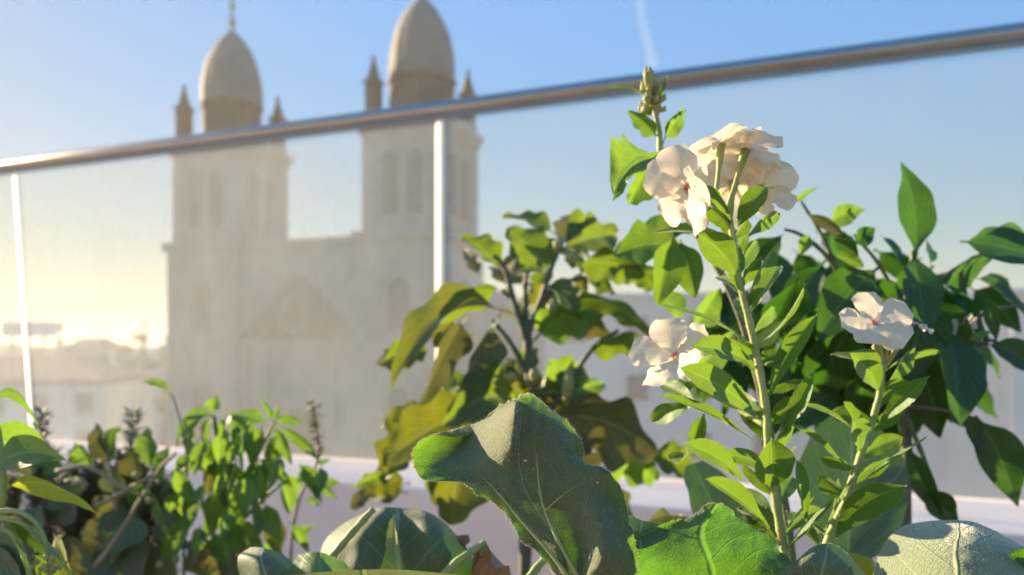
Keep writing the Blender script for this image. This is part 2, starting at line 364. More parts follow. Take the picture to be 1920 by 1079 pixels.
def tower(c, cross):
    mb = MB()
    ztop = 14.4
    mb.box(c+Z*((GZ+6.7)/2), (HW+.35, HW+.35, (6.7-GZ)/2), CAX)
    mb.box(c+Z*7.0, (HW+.6, HW+.6, .3), CAX)
    mb.box(c+Z*((7.3+13.2)/2), (HW, HW, (13.2-7.3)/2), CAX)
    for sx in (-1, 1):                               # corner pilasters
        for sy in (-1, 1): mb.box(c+CE*sx*(HW-.35)+CN*sy*(HW-.35)+Z*10.2, (.45, .45, 2.85), CAX)
    mb.box(c+Z*13.4, (HW+.2, HW+.2, .2), CAX); mb.box(c+Z*13.85, (HW+.38, HW+.38, .25), CAX); mb.box(c+Z*14.35, (HW+.05, HW+.05, .25), CAX)
    t = mb.build('tower', M['stone'], ch)
    for sgn, ax, nr in ((1, CE, -CN), (1, CN, CE)):   # belfry openings with louvres
        for off in (-.85, .85):
            b = MB(); arched(b, c+nr*(HW+.02)+ax*off+Z*8.3, ax, nr, .5, 3.9, .03); b.build('belfry_opening', M['dark_timber'], t)
        b = MB(); arched(b, c+nr*(HW+.37)+Z*1.2, ax, nr, .7, 3.2, .03); b.build('tower_window', M['dark_timber'], t)
        b = MB(); arched(b, c+nr*(HW+.37)+Z*-6.5, ax, nr, .7, 4.2, .03); b.build('tower_window', M['dark_timber'], t)
    dr = MB(); rot = math.atan2(CE.y, CE.x)+math.pi/8
    dr.lathe(c+Z*14.55, [(2.28,0),(2.28,.25),(2.1,.3),(2.1,2.35),(2.25,2.45),(2.25,2.7)], 8, rot)
    d = dr.build('drum', M['stonedark'], t)
    dm = MB(); prof = []
    pr = [(2.10,0),(2.14,.9),(2.05,1.9),(1.83,2.9),(1.5,3.75),(1.1,4.45),(.65,5.0),(.28,5.35),(.14,5.6),(.10,5.9)]
    dm.lathe(c+Z*17.2, pr, 16, rot); dm.build('dome', M['dome'], t)
    if cross:
        f = MB(); f.lathe(c+Z*23.0, [(.12,0),(.30,.25),(.12,.5),(.09,1.2),(.26,1.45),(.08,1.7)], 10)
        f.box(c+Z*25.5, (.07,.07,.9), CAX); f.box(c+Z*25.7, (.42,.07,.07), CAX); f.build('cross_finial', M['dome'], t)
    else:
        f = MB(); f.lathe(c+Z*23.0, [(.12,0),(.30,.25),(.12,.5),(.09,1.2),(.26,1.45),(.08,1.7)], 10); f.box(c+Z*25.5, (.07,.07,.9), CAX); f.box(c+Z*25.7, (.42,.07,.07), CAX); f.build('cross_finial', M['dome'], t)
    for sx, sy in ((-1,-1),(1,1),(-1,1)):
        q = c+CE*sx*(HW-.42)+CN*sy*(HW-.42)+Z*14.55
        pn = MB(); pn.box(q+Z*1.05, (.40,.40,1.05), CAX); pn.box(q+Z*2.17, (.50,.50,.09), CAX)
        pn.lathe(q+Z*2.24, [(.50,0),(.33,.55),(.14,1.2),(.10,1.35),(.16,1.5),(.05,1.65)], 8, rot); pn.build('pinnacle', M['stonedark'], t)
tower(TL, True); tower(TR, False)
# facade between the towers
mid = (TL+TR)/2; L2 = (TR-TL).length/2
fm = MB(); fo = mid - CN*(HW-1.2)
fm.box(fo+Z*((GZ+6.6)/2), (L2-HW-.36, 1.2, (6.6-GZ)/2), CAX); fm.box(fo+Z*6.85, (L2-HW-.30, 1.45, .25), CAX)
fm.box(fo+Z*.4-CN*.2, (L2-HW-.37, 1.2, .25), CAX); fm.box(fo+Z*-6.2-CN*.2, (L2-HW-.37, 1.2, .2), CAX)
for s in (-4.2, -2.6, 2.6, 4.2): fm.box(fo+CE*s-CN*1.25+Z*-3, (.32, .18, 3.15), CAX)
f0 = fm.build('facade', M['stone'], ch)
gm = MB(); c0 = fo-CN*1.3+Z*.66
gm.add([c0-CE*4.6-CN*.2, c0+CE*4.6-CN*.2, c0+Z*4.3-CN*.2, c0-CE*4.6, c0+CE*4.6, c0+Z*4.3], [(0,1,2),(0,3,4,1),(1,4,5,2),(2,5,3,0)]); gm.build('gable_relief', M['stonedark'], f0)  # dark stone here puts the gable's shadow into its colour
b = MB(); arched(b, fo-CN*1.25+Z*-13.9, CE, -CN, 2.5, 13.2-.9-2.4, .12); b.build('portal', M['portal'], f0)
b = MB(); 
for k in range(28):
    a = 2*math.pi*k/28
b.tube([fo-CN*1.6+Z*2.2+CE*1.0*math.cos(2*math.pi*k/24)+Z*1.0*math.sin(2*math.pi*k/24) for k in range(25)], .14, 8); b.build('round_window', M['stone'], f0)
# nave behind and the lower chapel to the right
nv = MB(); n0 = mid+CN*16
nv.box(n0+Z*((GZ+3.2)/2), (L2-.2, 13.2, (3.2-GZ)/2), CAX); nave = nv.build('nave', M['stone'], ch)
rf = MB(); a = n0+Z*3.3
rf.add([a+CE*(L2+.1)-CN*13.3, a-CE*(L2+.1)-CN*13.3, a-CE*(L2+.1)+CN*13.3, a+CE*(L2+.1)+CN*13.3, a-CN*13.3+Z*3.0, a+CN*13.3+Z*3.0], [(0,4,1),(2,5,3),(0,3,5,4),(1,4,5,2),(0,1,2,3)]); rf.build('nave_roof', M['roof'], nave)

# ------------------------------------------------------------------ town
random.seed(4)
def building(name, x, y, wx, wy, top, rot, wall, label, cat='building', group=None, floors=4, bays=5, roof=False, win=True):
    ax = (Vector((math.cos(rot), math.sin(rot), 0)), Vector((-math.sin(rot), math.cos(rot), 0)), Z)
    b = thing(name, (x, y, GZ), label, cat, group); c = Vector((x, y, 0))
    m = MB(); m.box(c+Z*((top+GZ)/2), (wx, wy, (top-GZ)/2), ax)
    wl = m.build('wall', M[wall], b)
    m = MB(); m.box(c+Z*(top+.12), (wx+.25, wy+.25, .12), ax)
    if roof: m.add([c+ax[0]*i*(wx+.2)+ax[1]*j*(wy+.2)+Z*(top+.25) for j in (-1,1) for i in (-1,1)]+[c-ax[0]*wx*.6+Z*(top+1.8), c+ax[0]*wx*.6+Z*(top+1.8)], [(0,1,5,4),(3,2,4,5),(0,4,2),(1,3,5)])
    m.build('roof', M['roof' if roof else wall], b)
    if win:
        h = (top-GZ)/floors
        for f in range(floors):
            for k in range(bays):
                q = c - ax[1]*(wy+.02)+ax[0]*wx*(-1+(2*k+1)/bays)+Z*(top-h*(f+.55))
                m = MB(); m.box(q, (min(.6, wx/bays*.45), .04, .75), ax); m.build('window', M['pane'], b)
    return b
building('apartment_building', 17.0, 52, 14.5, 6, 3.05, R(-6), 'wall_white', 'long white building in shade behind the eggplant and flowers', floors=5, bays=8)
building('apartment_building', 28, 34, 9, 7, 1.93, R(-10), 'wall_white', 'white building with dark roof line at the right edge', floors=5, bays=6)
building('apartment_building', -43, 66, 11, 6, -2.6, R(8), 'wall_white', 'white low building with tiled roof just left of the church', floors=4, bays=7, roof=True)
building('apartment_building', -62, 92, 12, 7, -1.0, R(14), 'wall_sand', 'sand coloured building at the far left behind the railing', floors=4, bays=8)
gtown = 'hazy buildings on the skyline'
tl = ['low tan house on the hazy skyline left of the church', 'low whitish house on the hazy skyline left of the church', 'low grey house on the hazy skyline left of the church']
k = 0
for row, (yy, n_) in enumerate(((130, 7), (190, 9), (270, 10))):
    for i in range(n_):
        x = -yy*.70 + i*yy*.62/n_ + random.uniform(-3, 3)
        w_ = random.uniform(.022, .036)*yy
        top = random.uniform(-2.4, .2) + (yy-130)*.004
        j = random.randrange(3)
        building('house', x, yy+random.uniform(-8, 8), w_, 5, top, R(random.uniform(-12, 20)), ('wall_sand','wall_white','wall_grey')[j], tl[j], 'house', 'skyline houses, '+('tan','whitish','grey')[j], floors=4, bays=4, roof=random.random()<.4, win=row == 0)
building('house', -41, 105, 3.5, 3, 1.2, R(10), 'wall_sand', 'tan gabled house rising highest of the skyline right beside the church', 'house', floors=5, bays=3, roof=True)

def tree(x, y, zt_, r, label, kind='round', group=None):
    t = thing('tree', (x, y, GZ), label, 'tree', group); base = Vector((x, y, GZ)); h = zt_-GZ
    tr = MB(); tr.tube([base, base+Z*h*.5+Vector((.1*r,0,0)), base+Z*h*.92], [r*.13, r*.09, r*.02], 8)
    for k in range(6):
        a = k*1.1; z0 = h*(.45+.07*k); tr.tube([base+Z*z0, base+Z*(z0+r*.5)+Vector((math.cos(a)*r*.6, math.sin(a)*r*.6, 0))], [r*.05, r*.015], 6)
    tr.build('trunk', M['bark'], t)
    m = MB(); vs = []; fs = []
    clumps = []
    for k in range(26):
        f = random.random(); z = h*(.35+.62*f)
        rad = r*(math.sin(math.pi*(.12+.85*f))**.7 if kind == 'round' else (1.05-f)*.9)
        a = random.uniform(0, 6.28); q = rad*random.uniform(.2, .85)
        clumps.append((base+Vector((q*math.cos(a), q*math.sin(a), z)), r*random.uniform(.2, .38)*(1 if kind == 'round' else 1.1-f*.7)))
    for c, cr in clumps:
        for _ in range(70):
            d = Vector((random.gauss(0,1), random.gauss(0,1), random.gauss(0,1))).normalized()*cr*random.uniform(.5, 1.05)
            s = r*random.uniform(.04, .09); p = c+d
            e1 = Vector((random.gauss(0,1), random.gauss(0,1), random.gauss(0,1))).normalized()*s; e2 = e1.orthogonal().normalized()*s*.6
            o = len(vs); vs += [p-e1, p+e2, p+e1, p-e2]; fs.append((o, o+1, o+2, o+3))
    m.add(vs, fs).build('crown', M['treeleaf'], t)
tree(-56.5, 100, 3.9, 1.5, 'slender dark tree standing alone on the skyline left of the church', 'cone')
tree(-51, 100, 2.2, 1.9, 'pointed conifer on the skyline between slender tree and church', 'cone')
tree(-48, 110, .9, 2.6, 'rounded tree low on the skyline')
tree(-42.5, 92, 2.4, 2.2, 'bushy tree half hidden by the left side of the church')
tree(-46.5, 96, 1.2, 2.0, 'small bushy tree on the skyline left of the church')
bb = thing('rooftop_billboard', (-60, 100, GZ), 'faint rectangular hoarding frame above the roofs at the far left', 'billboard')
m = MB()
for x in (-62.5, -60.5, -58.5): m.box((x, 100, (GZ+2)/2), (.1, .1, (2-GZ)/2))
m.build('frame', M['wall_grey'], bb); MB().box((-60.2, 99.8, 2.5), (3.4, .08, .9)).build('board', M['wall_white'], bb)
an = thing('antenna_mast', (-46, 100, GZ), 'thin antenna mast standing above the skyline roofs', 'antenna')
MB().tube([Vector((-46,100,GZ)), Vector((-46,100,4.0))], .10, 6).build('mast', M['wall_grey'], an)
m = MB()
for z in (3.7, 3.0, 2.4): m.box((-46, 100, z), (.5, .03, .03))
m.build('crossbar', M['wall_grey'], an)

# ================================================================== PLANTS
VIEW = Vector((0, -1, 0))
PROF = {
 'ob':   lambda v: max(.05, math.sin(math.pi*min(1, v**1.15*.985+.015))**.75*(.55+.5*v)) if v < .999 else .03,
 'ov':   lambda v: .05 if v < .12 else max(.02, math.sin(math.pi*((v-.12)/.88)**.72)**.85*(1.05-.35*v)),
 'lob':  lambda v: .05 if v < .14 else max(.03, math.sin(math.pi*((v-.14)/.86)**.70)**.60*(1+.16*math.cos(v*19)-.12*v)),
 'lance':lambda v: .06 if v < .06 else max(.02, math.sin(math.pi*((v-.06)/.94)**.8)),
 'petal':lambda v: .12+.95*(max(0, math.sin(math.pi*(v**1.7*.93)))**.65) if v < .999 else .55,
 'round':lambda v: max(.05, math.sin(math.pi*(.03+.94*v))**.5),
}
def leaf_mesh(base, tip, wid, turn=0, bend=0, fold=.25, prof='ov', wave=.05, twist=0, nv=14, nu=4, nrm=None, seed=0, curl=0):
    ax = tip-base; L = ax.length; ax.normalize()
    n0 = (nrm or VIEW); n0 = (n0-ax*n0.dot(ax))
    if n0.length < .05: n0 = ax.orthogonal()
    n0.normalize(); n0 = Matrix.Rotation(R(turn), 3, ax) @ n0
    mb = MB(); pf = PROF[prof]; vs = []; W = 2*nu+1; rs = random.Random(seed); ph = rs.uniform(0, 6.3); ph2 = rs.uniform(0, 6.3)
    for j in range(nv+1):
        v = j/nv
        n = Matrix.Rotation(R(twist)*v, 3, ax) @ n0
        up = n0*math.copysign(1, bend) if bend else n0
        # bending always lifts the middle of the midrib along the upward direction
        bdir = Vector((0,0,1))-ax*ax.z
        bdir = bdir.normalized() if bdir.length > .1 else n0
        c = base+ax*L*v+bdir*bend*L*4*v*(1-v)*(1-.25*(v-.5))
        s = ax.cross(n); hw = wid*.5*pf(v)
        for i in range(-nu, nu+1):
            u = i/nu
            lift = abs(u)*hw*fold*2 - curl*hw*u*u + math.sin(v*11+ph+(1.8 if u > 0 else 0))*wave*wid*abs(u)**2 + wave*.5*wid*math.sin(v*23+ph2+u*2)*abs(u)
            vs.append(c+s*hw*u*math.sqrt(max(.15, 1-fold*fold*2))+n*lift)
    mb.v = vs
    for j in range(nv):
        for i in range(W-1):
            a = j*W+i; mb.f.append((a, a+1, a+W+1, a+W))
    for j in range(nv+1):
        for i in range(W): mb.uv[j*W+i] = (i/(W-1), j/nv)
    return mb
LC = [0]
def leaf(parent, mat, b, t, wpx, d, dd=0, turn=0, bend=.06, name='leaf', lab=None, **k):
    LC[0] += 1
    k.setdefault('seed', LC[0])
    o = leaf_mesh(P(b[0], b[1], d), P(t[0], t[1], d+dd), wpx/F*d, turn, bend, **k).build(name, M[mat], parent, smooth=True)
    if lab: o['label'] = lab
    return o
def stem(parent, pts, d, r0, r1, mat='stem', name='stem', n=None, rs=0):
    """pts: (px,py[,depth])"""
    q = [P(p[0], p[1], p[2] if len(p) > 2 else d) for p in pts]; n = n or len(pts)*5
    c = crom(q, n); mb = MB(); mb.tube(c, [(r0+(r1-r0)*i/n)*(1+.10*math.sin(i*1.7)) for i in range(n+1)], 8)
    return mb.build(name, M[mat], parent, smooth=True)
def patch(parent, rows, mat, nu=36, nv=48, name='leaf', nz=.0012, fine=.0004, edge=.0, lab=None, seedz=0, flip=True):
    """free-form leaf: rows of control points (px,py,depth) from base to tip, each row from the left to the right margin"""
    W = [crom([P(*p) for p in r], nu) for r in rows]
    cols = [crom([W[j][i] for j in range(len(rows))], nv) for i in range(nu+1)]
    mb = MB()
    for j in range(nv+1):
        for i in range(nu+1):
            p = cols[i][j].copy(); u = i/nu*2-1; ve = j/nv; q = p*90+Vector((seedz, 0, 0))
            p += Vector((.3,-1,.3))*(noise.noise(q*.5)*nz + noise.noise(q*3)*fine)
            p += Vector((noise.noise(q+Vector((9,0,0))), 0, noise.noise(q+Vector((0,9,0)))))*edge*max(abs(u)**6, ve**14)
            p += Vector((noise.noise(q*3.1+Vector((3,0,0))), .8*noise.noise(q*2.7+Vector((0,0,7))), noise.noise(q*3.1+Vector((0,5,0)))))*edge*.6*max(abs(u)**8, ve**18)
            mb.v.append(p); mb.uv[len(mb.v)-1] = (i/nu, j/nv)
    for j in range(nv):
        for i in range(nu):
            a = j*(nu+1)+i; f = (a, a+1, a+nu+2, a+nu+1); mb.f.append(f[::-1] if flip else f)
    o = mb.build(name, M[mat], parent, smooth=True)
    if lab: o['label'] = lab
    return o
def fuzz(leafo, n_, ln, rad, margin=.5, nu=None, nv=None, side=-1, seed=1, stray=.6):
    """short plant hairs on a leaf or stem (one countless mass of them, under the leaf)"""
    me = leafo.data; rs = random.Random(seed); mb = MB(); polys = me.polygons
    edges = {}
    for p in polys:
        for e in p.edge_keys: edges.setdefault(e, []).append(p.index)
    rim = [e for e, l in edges.items() if len(l) == 1]
    for k in range(n_):
        if rim and rs.random() < margin:
            e = rs.choice(rim); a, b = me.vertices[e[0]].co, me.vertices[e[1]].co; p = a.lerp(b, rs.random()); f = polys[edges[e][0]]
            d = (p-f.center).normalized()*1.2 + f.normal*rs.uniform(-.6, .6)
        else:
            f = polys[rs.randrange(len(polys))]; vs = [me.vertices[i].co for i in f.vertices]
            p = vs[0].lerp(vs[1], rs.random()).lerp(vs[3 if len(vs) > 3 else 2].lerp(vs[2], rs.random()), rs.random()); d = f.normal*rs.choice((1, 1, -1))
        d = d+Vector((rs.gauss(0,1), rs.gauss(0,1), rs.gauss(0,1)))*stray*.5; d.normalize()
        l = ln*rs.uniform(.5, 1.3); s = d.cross(VIEW)
        if s.length < .1: continue
        s = s.normalized()*rad; o = len(mb.v)
        q = p+d*l*.55+Vector((rs.gauss(0,1), rs.gauss(0,1), rs.gauss(0,1)))*l*.1
        s2 = s.cross(d).normalized()*rad
        mb.v += [p-s, p+s, p+s2*1.7, p+d*l]; mb.f += [(o, o+1, o+3), (o+1, o+2, o+3), (o+2, o, o+3)]
    h = mb.build('fuzz', M['hair'], leafo); h.matrix_parent_inverse = Matrix.Identity(4); h['kind'] = 'stuff'; return h

# ---- vinca (periwinkle) flowers
def flower(parent, px, py, d, rpx, nrm, tube_to=None, spin=0, cup=.15, droop=None, skip=()):
    c = P(px, py, d); n = Vector(nrm).normalized(); r = rpx/F*d
    mb = MB(); end = P(*tube_to) if tube_to else c-n*r*.8
    pts = crom([end, end.lerp(c, .5)-n*r*.05, c-n*.0005], 8); mb.tube(pts, [r*.075]*3+[r*.06]*3+[r*.085, r*.10, r*.12], 8)
    f = mb.build('flower', M['stem'], parent, smooth=True)
    e = n.orthogonal().normalized()
    for k in range(5):
        if k in skip: continue
        LC[0] += 1; rs = random.Random(LC[0])
        a = R(spin+72*k+rs.uniform(-7, 7)); dr = (Matrix.Rotation(a, 3, n) @ e)
        t = c+dr*r*rs.uniform(.92, 1.08)+n*r*(cup+rs.uniform(-.10, .10))
        m = leaf_mesh(c+n*.0008*k*.3, t, r*.92, 0, 0, .04, 'petal', .06, rs.uniform(5, 32), 12, 5, n, LC[0], curl=rs.uniform(-.1,.3))
        p = m.build('petal', M['petal'], f, smooth=True); p.matrix_parent_inverse = Matrix.Identity(4)
    return f
# ---- tall white vinca in front
D = .44
va = thing('white_periwinkle', P(1478, 1090, D) + Vector((0,0,-.22)), 'tall periwinkle topped by a cluster of white flowers in front of the handrail', 'flowering plant')
SA = [(1500,1750),(1488,1250),(1476,1075),(1463,990),(1452,920),(1441,850),(1438,780),(1425,700),(1411,630),(1397,570),(1382,510),(1375,450),(1366,405)]
s_ = stem(va, SA, D, .0029, .0018)
fuzz(s_, 1500, .0016, .00006, 0, seed=3)
VL = [ # base, tip, width, depth offset of tip, turn, bend, fold
 ((1412,650),(1234,572),26,-.03,70,.05,.2),((1384,520),(1310,440),72,-.02,-10,.08,.15),((1400,575),(1452,470),52,.01,30,.05,.3),
 ((1408,590),(1465,500),40,.03,-40,.05,.3),((1420,645),(1508,535),34,-.03,62,-.08,.2),((1416,690),(1298,650),56,-.03,28,.07,.2),
 ((1420,782),(1275,690),66,-.04,20,.05,.15),((1415,828),(1237,742),40,-.03,62,.03,.3),((1442,745),(1530,592),52,-.01,-25,.05,.35),
 ((1440,720),(1500,640),44,.03,35,.05,.3),((1462,815),(1526,700),42,-.02,-38,-.04,.3),((1450,917),(1446,822),92,-.03,-6,.0,.22),
 ((1398,905),(1283,832),56,-.03,30,.06,.2),((1440,988),(1325,898),52,-.03,40,.04,.3),((1455,1010),(1385,915),60,.03,10,.05,.2),
 ((1470,1040),(1560,935),42,-.02,55,.05,.3),((1512,980),(1492,862),40,-.02,25,.02,.2),((1480,1035),(1395,960),70,.02,20,.05,.2),
 ((1372,428),(1302,350),46,-.02,25,.06,.3),((1384,425),(1438,350),54,-.01,-20,.05,.25),((1400,445),(1462,402),40,.02,30,.05,.25),
 ((1376,455),(1228,437),42,.02,45,.08,.2),((1290,850),(1255,862),30,.02,0,.05,.2),((1330,700),(1255,745),40,.04,0,.05,.2),
 ((1380,520),(1420,455),40,.03,20,.05,.2),((1440,860),(1490,800),40,.03,40,.05,.2),((1395,560),(1340,520),36,.04,15,.05,.2),
 ((1463,975),(1440,885),34,.03,50,.05,.2),((1470,1000),(1530,925),30,.02,60,.05,.2),((1420,700),(1370,620),34,.05,30,.05,.2)]
for b, t, w_, dd, tn, bd, fo in VL:
    o = leaf(va, 'vinca', b, t, w_, D, dd, tn, bd, prof='ob', fold=fo, wave=.03); fuzz(o, 170, .0011, .000045, .75, seed=LC[0])
rs = random.Random(77)
cA = crom([Vector((x, y, 0)) for x, y in SA[2:]], 40)
for k in range(24):
    q = cA[int(3+k*1.5)]; side = -1 if k % 2 else 1; l = rs.uniform(60, 105)*(1-.25*k/24); g = R(rs.uniform(15, 75))
    o = leaf(va, 'vinca', (q.x, q.y), (q.x+side*l*math.cos(g), q.y-l*math.sin(g)), rs.uniform(34, 56), D+.004, rs.uniform(-.015, .05), rs.uniform(-60, 60), rs.uniform(.02, .1), prof='ob', fold=rs.uniform(.1,.35), wave=.04)
    fuzz(o, 120, .0011, .000045, .75, seed=LC[0])
# side shoots carrying the lower flower
stem(va, [(1438,800,D),(1370,760,D+.02),(1300,720,D+.01),(1280,690,D)], D, .0016, .0010, name='side_shoot')
flower(va, 1266, 668, D, 74, (-.55,-.62,.50), (1290,712,D+.02), 20, .35)
leaf(va, 'vinca', (1300,760), (1222,790), 50, D, .03, 10, .05, prof='ob'); leaf(va, 'vinca', (1310,770), (1240,720), 44, D, .03, 10, .05, prof='ob')
leaf(va, 'vinca', (1320,775), (1300,830), 44, D, .03, 10, .05, prof='ob')
# the cluster at the top
flower(va, 1290, 350, D-.01, 84, (-.80,-.42,-.42), (1352,395,D), 40, .30)
flower(va, 1352, 268, D, 74, (-.15,.10,.75), (1338,395,D), 10, -.05)
flower(va, 1398, 282, D+.01, 76, (.30,.25,.70), (1362,400,D), 30, -.05)
flower(va, 1375, 345, D+.03, 84, (.05,.80,.30), (1368,405,D), 0, .1)
flower(va, 1428, 352, D+.02, 66, (.45,.4,.35), (1385,412,D), 55, .25)
# ---- shorter vinca at right
vb = thing('white_periwinkle', P(1540, 1100, D+.02) + Vector((0,0,-.22)), 'short periwinkle with one open white flower against the dark pepper leaves', 'flowering plant')
s_ = stem(vb, [(1500,1900),(1520,1200),(1548,1030),(1585,940),(1612,860),(1636,790),(1652,720),(1650,640)], D+.02, .0028, .0018)
fuzz(s_, 1200, .0016, .00006, 0, seed=5)
for b, t, w_, dd, tn, bd, fo in [
 ((1568,1008),(1697,912),74,-.03,-15,.10,.12),((1600,925),(1737,820),34,-.02,60,.06,.2),((1650,795),(1740,708),44,-.03,-42,.02,.3),
 ((1612,846),(1600,788),62,-.04,5,.03,.2),((1600,806),(1508,760),30,-.01,65,.05,.2),((1592,885),(1484,796),34,-.01,55,.04,.2),
 ((1650,735),(1592,662),74,-.03,10,.06,.25),((1658,735),(1715,655),52,.02,30,.06,.25),((1545,1000),(1600,890),34,-.02,55,.04,.2),
 ((1560,985),(1572,900),30,.03,30,.04,.2),((1540,1030),(1475,960),44,.03,30,.04,.2),((1655,700),(1560,665),34,.02,50,.06,.2),((1655,700),(1762,660),30,.03,50,.08,.2)]:
    o = leaf(vb, 'vinca', b, t, w_, D+.02, dd, tn, bd, prof='ob', fold=fo, wave=.03); fuzz(o, 170, .0011, .000045, .75, seed=LC[0])
rs = random.Random(78)
for k in range(10):
    q = cB = crom([Vector((x, y, 0)) for x, y in [(1548,1030),(1585,940),(1612,860),(1636,790),(1652,720)]], 12)[1+k]; side = 1 if k % 2 else -1; l = rs.uniform(55, 95); g = R(rs.uniform(10, 70))
    leaf(vb, 'vinca', (q.x, q.y), (q.x+side*l*math.cos(g), q.y-l*math.sin(g)), rs.uniform(30, 48), D+.024, rs.uniform(-.01, .05), rs.uniform(-60, 60), rs.uniform(.02, .1), prof='ob', fold=.25, wave=.04)
flower(vb, 1638, 606, D+.02, 66, (-.02,-.80,.52), (1652,680,D+.02), 12, .18)
flower(vb, 1712, 606, D+.04, 40, (.3,-.15,.9), (1668,680,D+.03), 70, .0, skip=(1,))
for q in ((1668,640),(1680,655),(1640,650),(1690,640),(1672,668)):
    m = MB(); c = P(q[0], q[1], D+.02); m.tube([P(1655,700,D+.02), c.lerp(P(1655,700,D+.02),.3), c, c+Vector((0,0,.002))], [.0008,.0009,.0019,.0004], 8); m.build('flower_bud', M['bud'], vb, smooth=True)

# ---- tall budding stalk
DB = .52
bs = thing('budding_stalk', P(1300, 1100, DB)+Vector((0,0,-.2)), 'tall thin stalk ending in a knobbly bud head that crosses the handrail', 'plant')
stem(bs, [(1300,430),(1262,360),(1240,300),(1236,250),(1222,180)], DB, .0024, .0018)
stem(bs, [(1500,1700),(1490,1100),(1440,800),(1390,600),(1340,490),(1300,430)], DB, .0030, .0024, 'dstem')
rs = random.Random(8)
for k in range(46):
    t = rs.random(); a = rs.uniform(0, 6.28); rr = 26*(1-.55*t)*rs.uniform(.3, 1)
    q = P(1220+rr*math.cos(a), 212-58*t, DB+rr/F*DB*math.sin(a)); dr = (q-P(1222,190,DB)).normalized()
    m = MB(); s = .0022*rs.uniform(.7, 1.4); m.tube([P(1222,205-30*t,DB), q, q+dr*s*1.2+Z*s, q+dr*s*1.6+Z*s*2.2], [.0006, s*.7, s*.8, s*.15], 7); m.build('bud', M['bud'], bs, smooth=True)
leaf(bs, 'vinca', (1212,180), (1132,165), 16, DB, 0, 60, .05, prof='lance'); leaf(bs, 'vinca', (1235,190), (1252,140), 14, DB, 0, 40, .05, prof='lance')
leaf(bs, 'bush', (1236,262), (1178,208), 38, DB, 0, -35, .05, prof='lob'); leaf(bs, 'bush', (1242,268), (1285,205), 40, DB, 0, 35, .05, prof='lob', wave=.1)
leaf(bs, 'bush', (1240,300), (1150,365), 112, DB, -.02, 25, .16, prof='lob', fold=.35, wave=.12, name='leaf'); leaf(bs, 'bush', (1238,300), (1180,385), 70, DB, .02, -30, .1, prof='lob', fold=.3, wave=.1)
leaf(bs, 'vinca', (1290,470), (1150,480), 100, DB+.06, .0, 20, .12, prof='lob', fold=.2); leaf(bs, 'pepper', (1295,440), (1180,465), 80, DB+.08, 0, 40, .1, prof='ov')
leaf(bs, 'vinca', (1262,440), (1232,575), 84, DB+.04, .0, -15, .02, prof='ov', fold=.3); leaf(bs, 'vinca', (1275,450), (1305,560), 80, DB+.06, .0, 25, .02, prof='ov', fold=.3)
leaf(bs, 'bush', (1285,600), (1220,540), 60, DB+.06, .0, 25, .02, prof='ov'); leaf(bs, 'bush', (1300,700), (1380,620), 70, DB+.06, .0, 25, .02, prof='ov'); leaf(bs, 'bush', (1300,620), (1350,540), 70, DB+.08, .0, 25, .02, prof='ov')

# ---- eggplant in the middle
DE = .95
eg = thing('eggplant', P(985, 1150, DE)+Vector((0,0,-.06)), 'upright eggplant with forked stem and drooping yellow tinged leaves at centre', 'plant')
stem(eg, [(985,1230),(984,1079),(990,900),(998,780),(992,690),(988,600)], DE, .0085, .005, 'dstem')
for p in ([(990,700),(955,640),(922,600)], [(988,640),(962,560),(945,500),(925,480)], [(988,630),(1015,560),(1035,500),(1055,455)], [(985,600),(985,540),(990,500)], [(1010,800),(1060,730),(1110,655),(1160,620)], [(1018,560),(1060,530),(1100,520)], [(965,560),(940,545)], [(992,720),(960,770),(930,790)], [(995,740),(1060,740),(1100,760)]):
    stem(eg, p, DE, .0042, .0022, 'dstem', 'branch')
rs = random.Random(2)
for b, t, w_, mt, dd, tn, bd, fo in [
 ((960,545),(782,632),64,'eggplant',-.06,-52,.13,.2),((965,590),(735,728),92,'aging',-.10,44,.22,.35),((880,590),(790,760),70,'olive',-.06,-40,.06,.35),((940,590),(850,790),76,'olive',-.05,-40,.05,.4),
 ((945,510),(866,444),60,'eggplant',0,30,.05,.35),((1045,445),(942,408),50,'eggplant',.03,45,.08,.25),((1035,520),(950,428),92,'eggplant',0,10,.05,.2),
 ((1000,540),(920,500),70,'olive',.05,20,.05,.2),((1050,470),(1155,440),104,'eggplant',.05,-15,.05,.25),((1050,470),(1090,405),64,'olive',.05,-15,.05,.25),
 ((1070,500),(1210,520),74,'eggplant',.02,25,.12,.25),((1045,575),(1228,625),60,'eggplant',-.05,45,.16,.25),((1000,640),(1130,590),84,'bush',-.06,25,.12,.2),
 ((1030,600),(1150,640),58,'olive',.02,30,.14,.25),((1095,668),(1232,650),66,'eggplant',.0,40,.14,.2),((990,760),(828,800),112,'eggplant',-.08,24,.16,.25),
 ((915,760),(716,870),118,'aging',-.06,10,.06,.2),((880,790),(845,985),150,'aging',-.02,-15,.03,.25),((800,790),(720,900),90,'aging',-.0,20,.06,.3),
 ((985,760),(955,700),40,'aging',-.02,10,.05,.2),((1000,735),(1090,690),90,'bush',.05,20,.05,.2),((1030,760),(1130,720),90,'bush',.06,-20,.05,.2),
 ((1010,790),(1235,850),170,'olive',-.02,30,.14,.2),((1000,830),(1110,930),150,'olive',.03,10,.08,.2),((1060,900),(1180,980),110,'aging',.05,20,.06,.2),
 ((990,800),(1060,720),100,'olive',.04,10,.05,.2),((900,520),(870,470),30,'olive',.04,10,.05,.2),((1000,500),(975,440),70,'eggplant',.06,40,.05,.2),
 ((1130,860),(1230,900),90,'bush',.05,20,.1,.2)]:
    leaf(eg, mt, b, t, w_, DE, dd, tn, bd, prof='lob', fold=fo, wave=.08, nv=22, nu=5)
